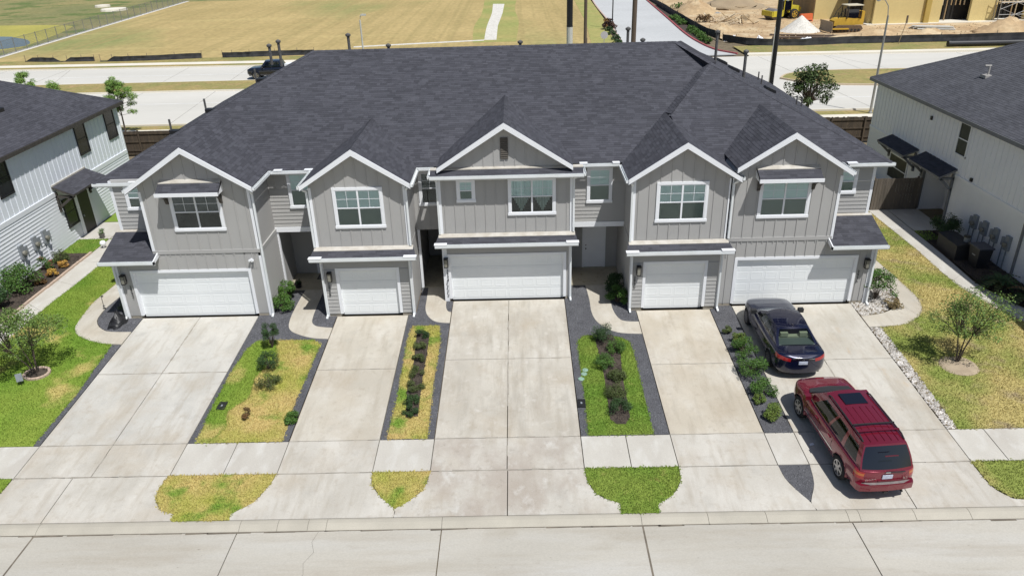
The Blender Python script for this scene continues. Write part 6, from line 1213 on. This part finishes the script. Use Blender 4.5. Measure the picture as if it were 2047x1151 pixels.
MB().lathe([(.3,-1.05),(.78,-1.05),(.8,-1.0),(.8,1.0),(.78,1.05),(.3,1.05)], (1.9,0,.8), 22, 'y').build('drum', GRAYPL, rl_, True); MB().box(.9,2.85,-1.3,-1.1,.5,1.3).box(.9,2.85,1.1,1.3,.5,1.3).box(2.7,2.95,-1.3,1.3,.6,1.3).box(.8,1.0,-1.3,1.3,.6,1.4).build('drum_frame', ROLY, rl_)
for sg in (1,-1): wheel(rl_, -1.3, sg*.95, .72, .5, sg, CATY, 5)
MB().prism([(-.6,-.65,.9),(-2.7,-.65,1.0),(-2.8,-.65,1.45),(-2.4,-.65,1.85),(-.6,-.65,1.95)], (0,1.3,0)).build('engine_hood', ROLY, rl_); cb = MB().box(-.9,.45,-.75,.75,1.3,2.6).build('cab', REARGLASS, rl_); MB().box(-1.05,.6,-.9,.9,2.75,2.9).build('cab_roof', ROLY, cb)
for x in (-.9,.45):
    for y in (-.75,.75): MB().bar((x,y,1.2),(x,y,2.8),.1,.1).build('cab_post', ROLY, cb)
MB().box(-.4,1.0,-.4,.4,.7,1.2).build('hitch', TRIMBLK, rl_)
t = thing('barrier', 'orange plastic barrier between the gravel pile and road roller', 'barrier', (43.4,90.5,.12), (0,0,.3)); ORNG = M('barrier_orange', (.62,.14,.05), rough=.5); MB().prism([(-1.0,-.45,0),(-1.0,.45,0),(-1.0,.3,.4),(-1.0,.2,1.1),(-1.0,-.2,1.1),(-1.0,-.3,.4)], (2.0,0,0)).build('body', ORNG, t); MB().box(-.8,.8,-.46,-.3,.1,.2).build('slot', TRIMBLK, t)
# lumber piles, pipes, sheets
LUM = [STUD, OSB, M('lumber_pale', (.60,.50,.36), (.52,.42,.29), scale=2, rough=.9)]
for j in range(34): x, y = 32.4+random.gauss(0,1.6), 92.3+random.gauss(0,2.2); a = random.uniform(0,3.14); L = random.uniform(1.2,3.2); tl = random.uniform(0,.35); tag(MB().bar((-math.cos(a)*L/2,-math.sin(a)*L/2,.12),(math.cos(a)*L/2,math.sin(a)*L/2,.15+tl*L),.18,.06).build('lumber_board', LUM[j % 3]), 'loose weathered board in the scattered lumber heap on the dirt', 'board', 'boards of the scattered lumber heap').location = (x, y, .12)
t = thing('pallet_stack', 'stack of wooden pallets beside the scattered lumber heap', 'pallets', (35.2,93.5,.12))
for k in range(5):
    p = MB().box(-.6,.6,-.5,-.4,0,.09).box(-.6,.6,-.05,.05,0,.09).box(-.6,.6,.4,.5,0,.09).build('pallet', STUD, t); p.location = (0,0,k*.17); p.rotation_euler = (0,0,random.uniform(-.08,.08))
    for i in range(5): MB().box(-.58+i*.25,-.44+i*.25,-.5,.5,.09,.115).build('slat', LUM[i % 3], p)
for i, (x0, y0, x1, y1, r, mt, lb) in enumerate([(51.3,64.6,66,64.2,.32,M('pipe_black',(.03,.03,.032),rough=.5),'long black plastic pipe lying at the roadside verge'),(33.5,74.2,46,72.4,.16,M('pipe_rust',(.10,.07,.05),rough=.7),'long rusty pipe lying before the gravel pile'),(30.5,71.8,36.5,71.4,.14,M('pipe_green',(.03,.09,.06),rough=.5),'dark green pipe lying behind the silt fence'),(34,77,45.5,73.6,.12,M('pipe_rust',(.10,.07,.05)),'second rusty pipe lying before the gravel pile')]):
    t = thing('pipe', lb, 'pipe', (x0, y0, .12+r)); d = (x1-x0, y1-y0, 0); MB().tube([(0,0,0), d], r, 12).build('barrel', mt, t); MB().tube([(-.02,0,0),(.25,0,0)], r*1.12, 12).build('bell_end', mt, t)
for k in range(7): tag(MB().tube([(0,0,0),(4.5+random.uniform(-.3,.3),-1.4,0)], .09, 8).build('steel_pipe', PALE), 'pale pipe in the bundle lying before the yellow building', 'pipe', 'pipes of the pale bundle').location = (54+.1*k, 80.3-.22*k, .22+.15*(k % 3))
for x, y, lb in ((28.1,73.4,'white wrapped bundle at the corner of the silt fence'),(31.2,72.4,'second white wrapped bundle behind the silt fence'),(37.2,71.6,'white plastic sheeting behind the silt fence before the gravel pile')): heap(lb, x, y, .9 if x < 36 else 2.2, .6, .7 if x < 36 else .45, WHITE, 'wrapped_bundle', int(x), 12, .5)
t = thing('sheet_stack', 'flat stack of pale sheets beside the entry road hedge', 'stack', (31.6,104.5,.12), (0,0,.2))
for k in range(4): MB().box(-2.4+k*.3,2.2-k*.2,-1.6+k*.3,1.4-k*.25,.06*k,.06*k+.05).build('sheet', [PALE, METER, FARWALK, M('sheet_blue',(.35,.42,.50),rough=.5)][k], t)
bush('brown dead brush at the edge of the building site', 28.6,93,1.3,1.2,420,BROWNLEAF,.16,clumps=12); bush('green weeds on the dirt heap beside the hedge', 28.5,112,1.6,.8,380,GREEN,.18,name='weed_tuft',cat='weeds')

# loose clods and litter over the site
sp = [(28,110),(28,76),(31,71),(44,71),(64,71),(75,74),(75,84),(52,84),(44,91),(44,110)]
px, py = scatter(sp, 1.1); n_ = len(px); s_ = rng.uniform(.05, .26, n_)**1.2; V = np.empty((n_, 5, 3)); a_ = rng.uniform(0, 6.28, n_)
for k in range(4): V[:,k] = np.stack([px+np.cos(a_+k*1.57)*s_, py+np.sin(a_+k*1.57)*s_, 0*px+.1], 1)
V[:,4] = np.stack([px, py, .12+s_*.8], 1)
F = (np.array([[0,1,4],[1,2,4],[2,3,4],[3,0,4]])[None] + 5*np.arange(n_)[:,None,None]).reshape(-1, 3)
tag(link('dirt_clods', np_mesh('dirt_clods', V.reshape(-1,3), F, M('clod', (.42,.30,.17), (.30,.21,.12), scale=.5, rough=.95, isl=.3))), 'loose dirt clods strewn over the building site', 'dirt', kind='stuff')
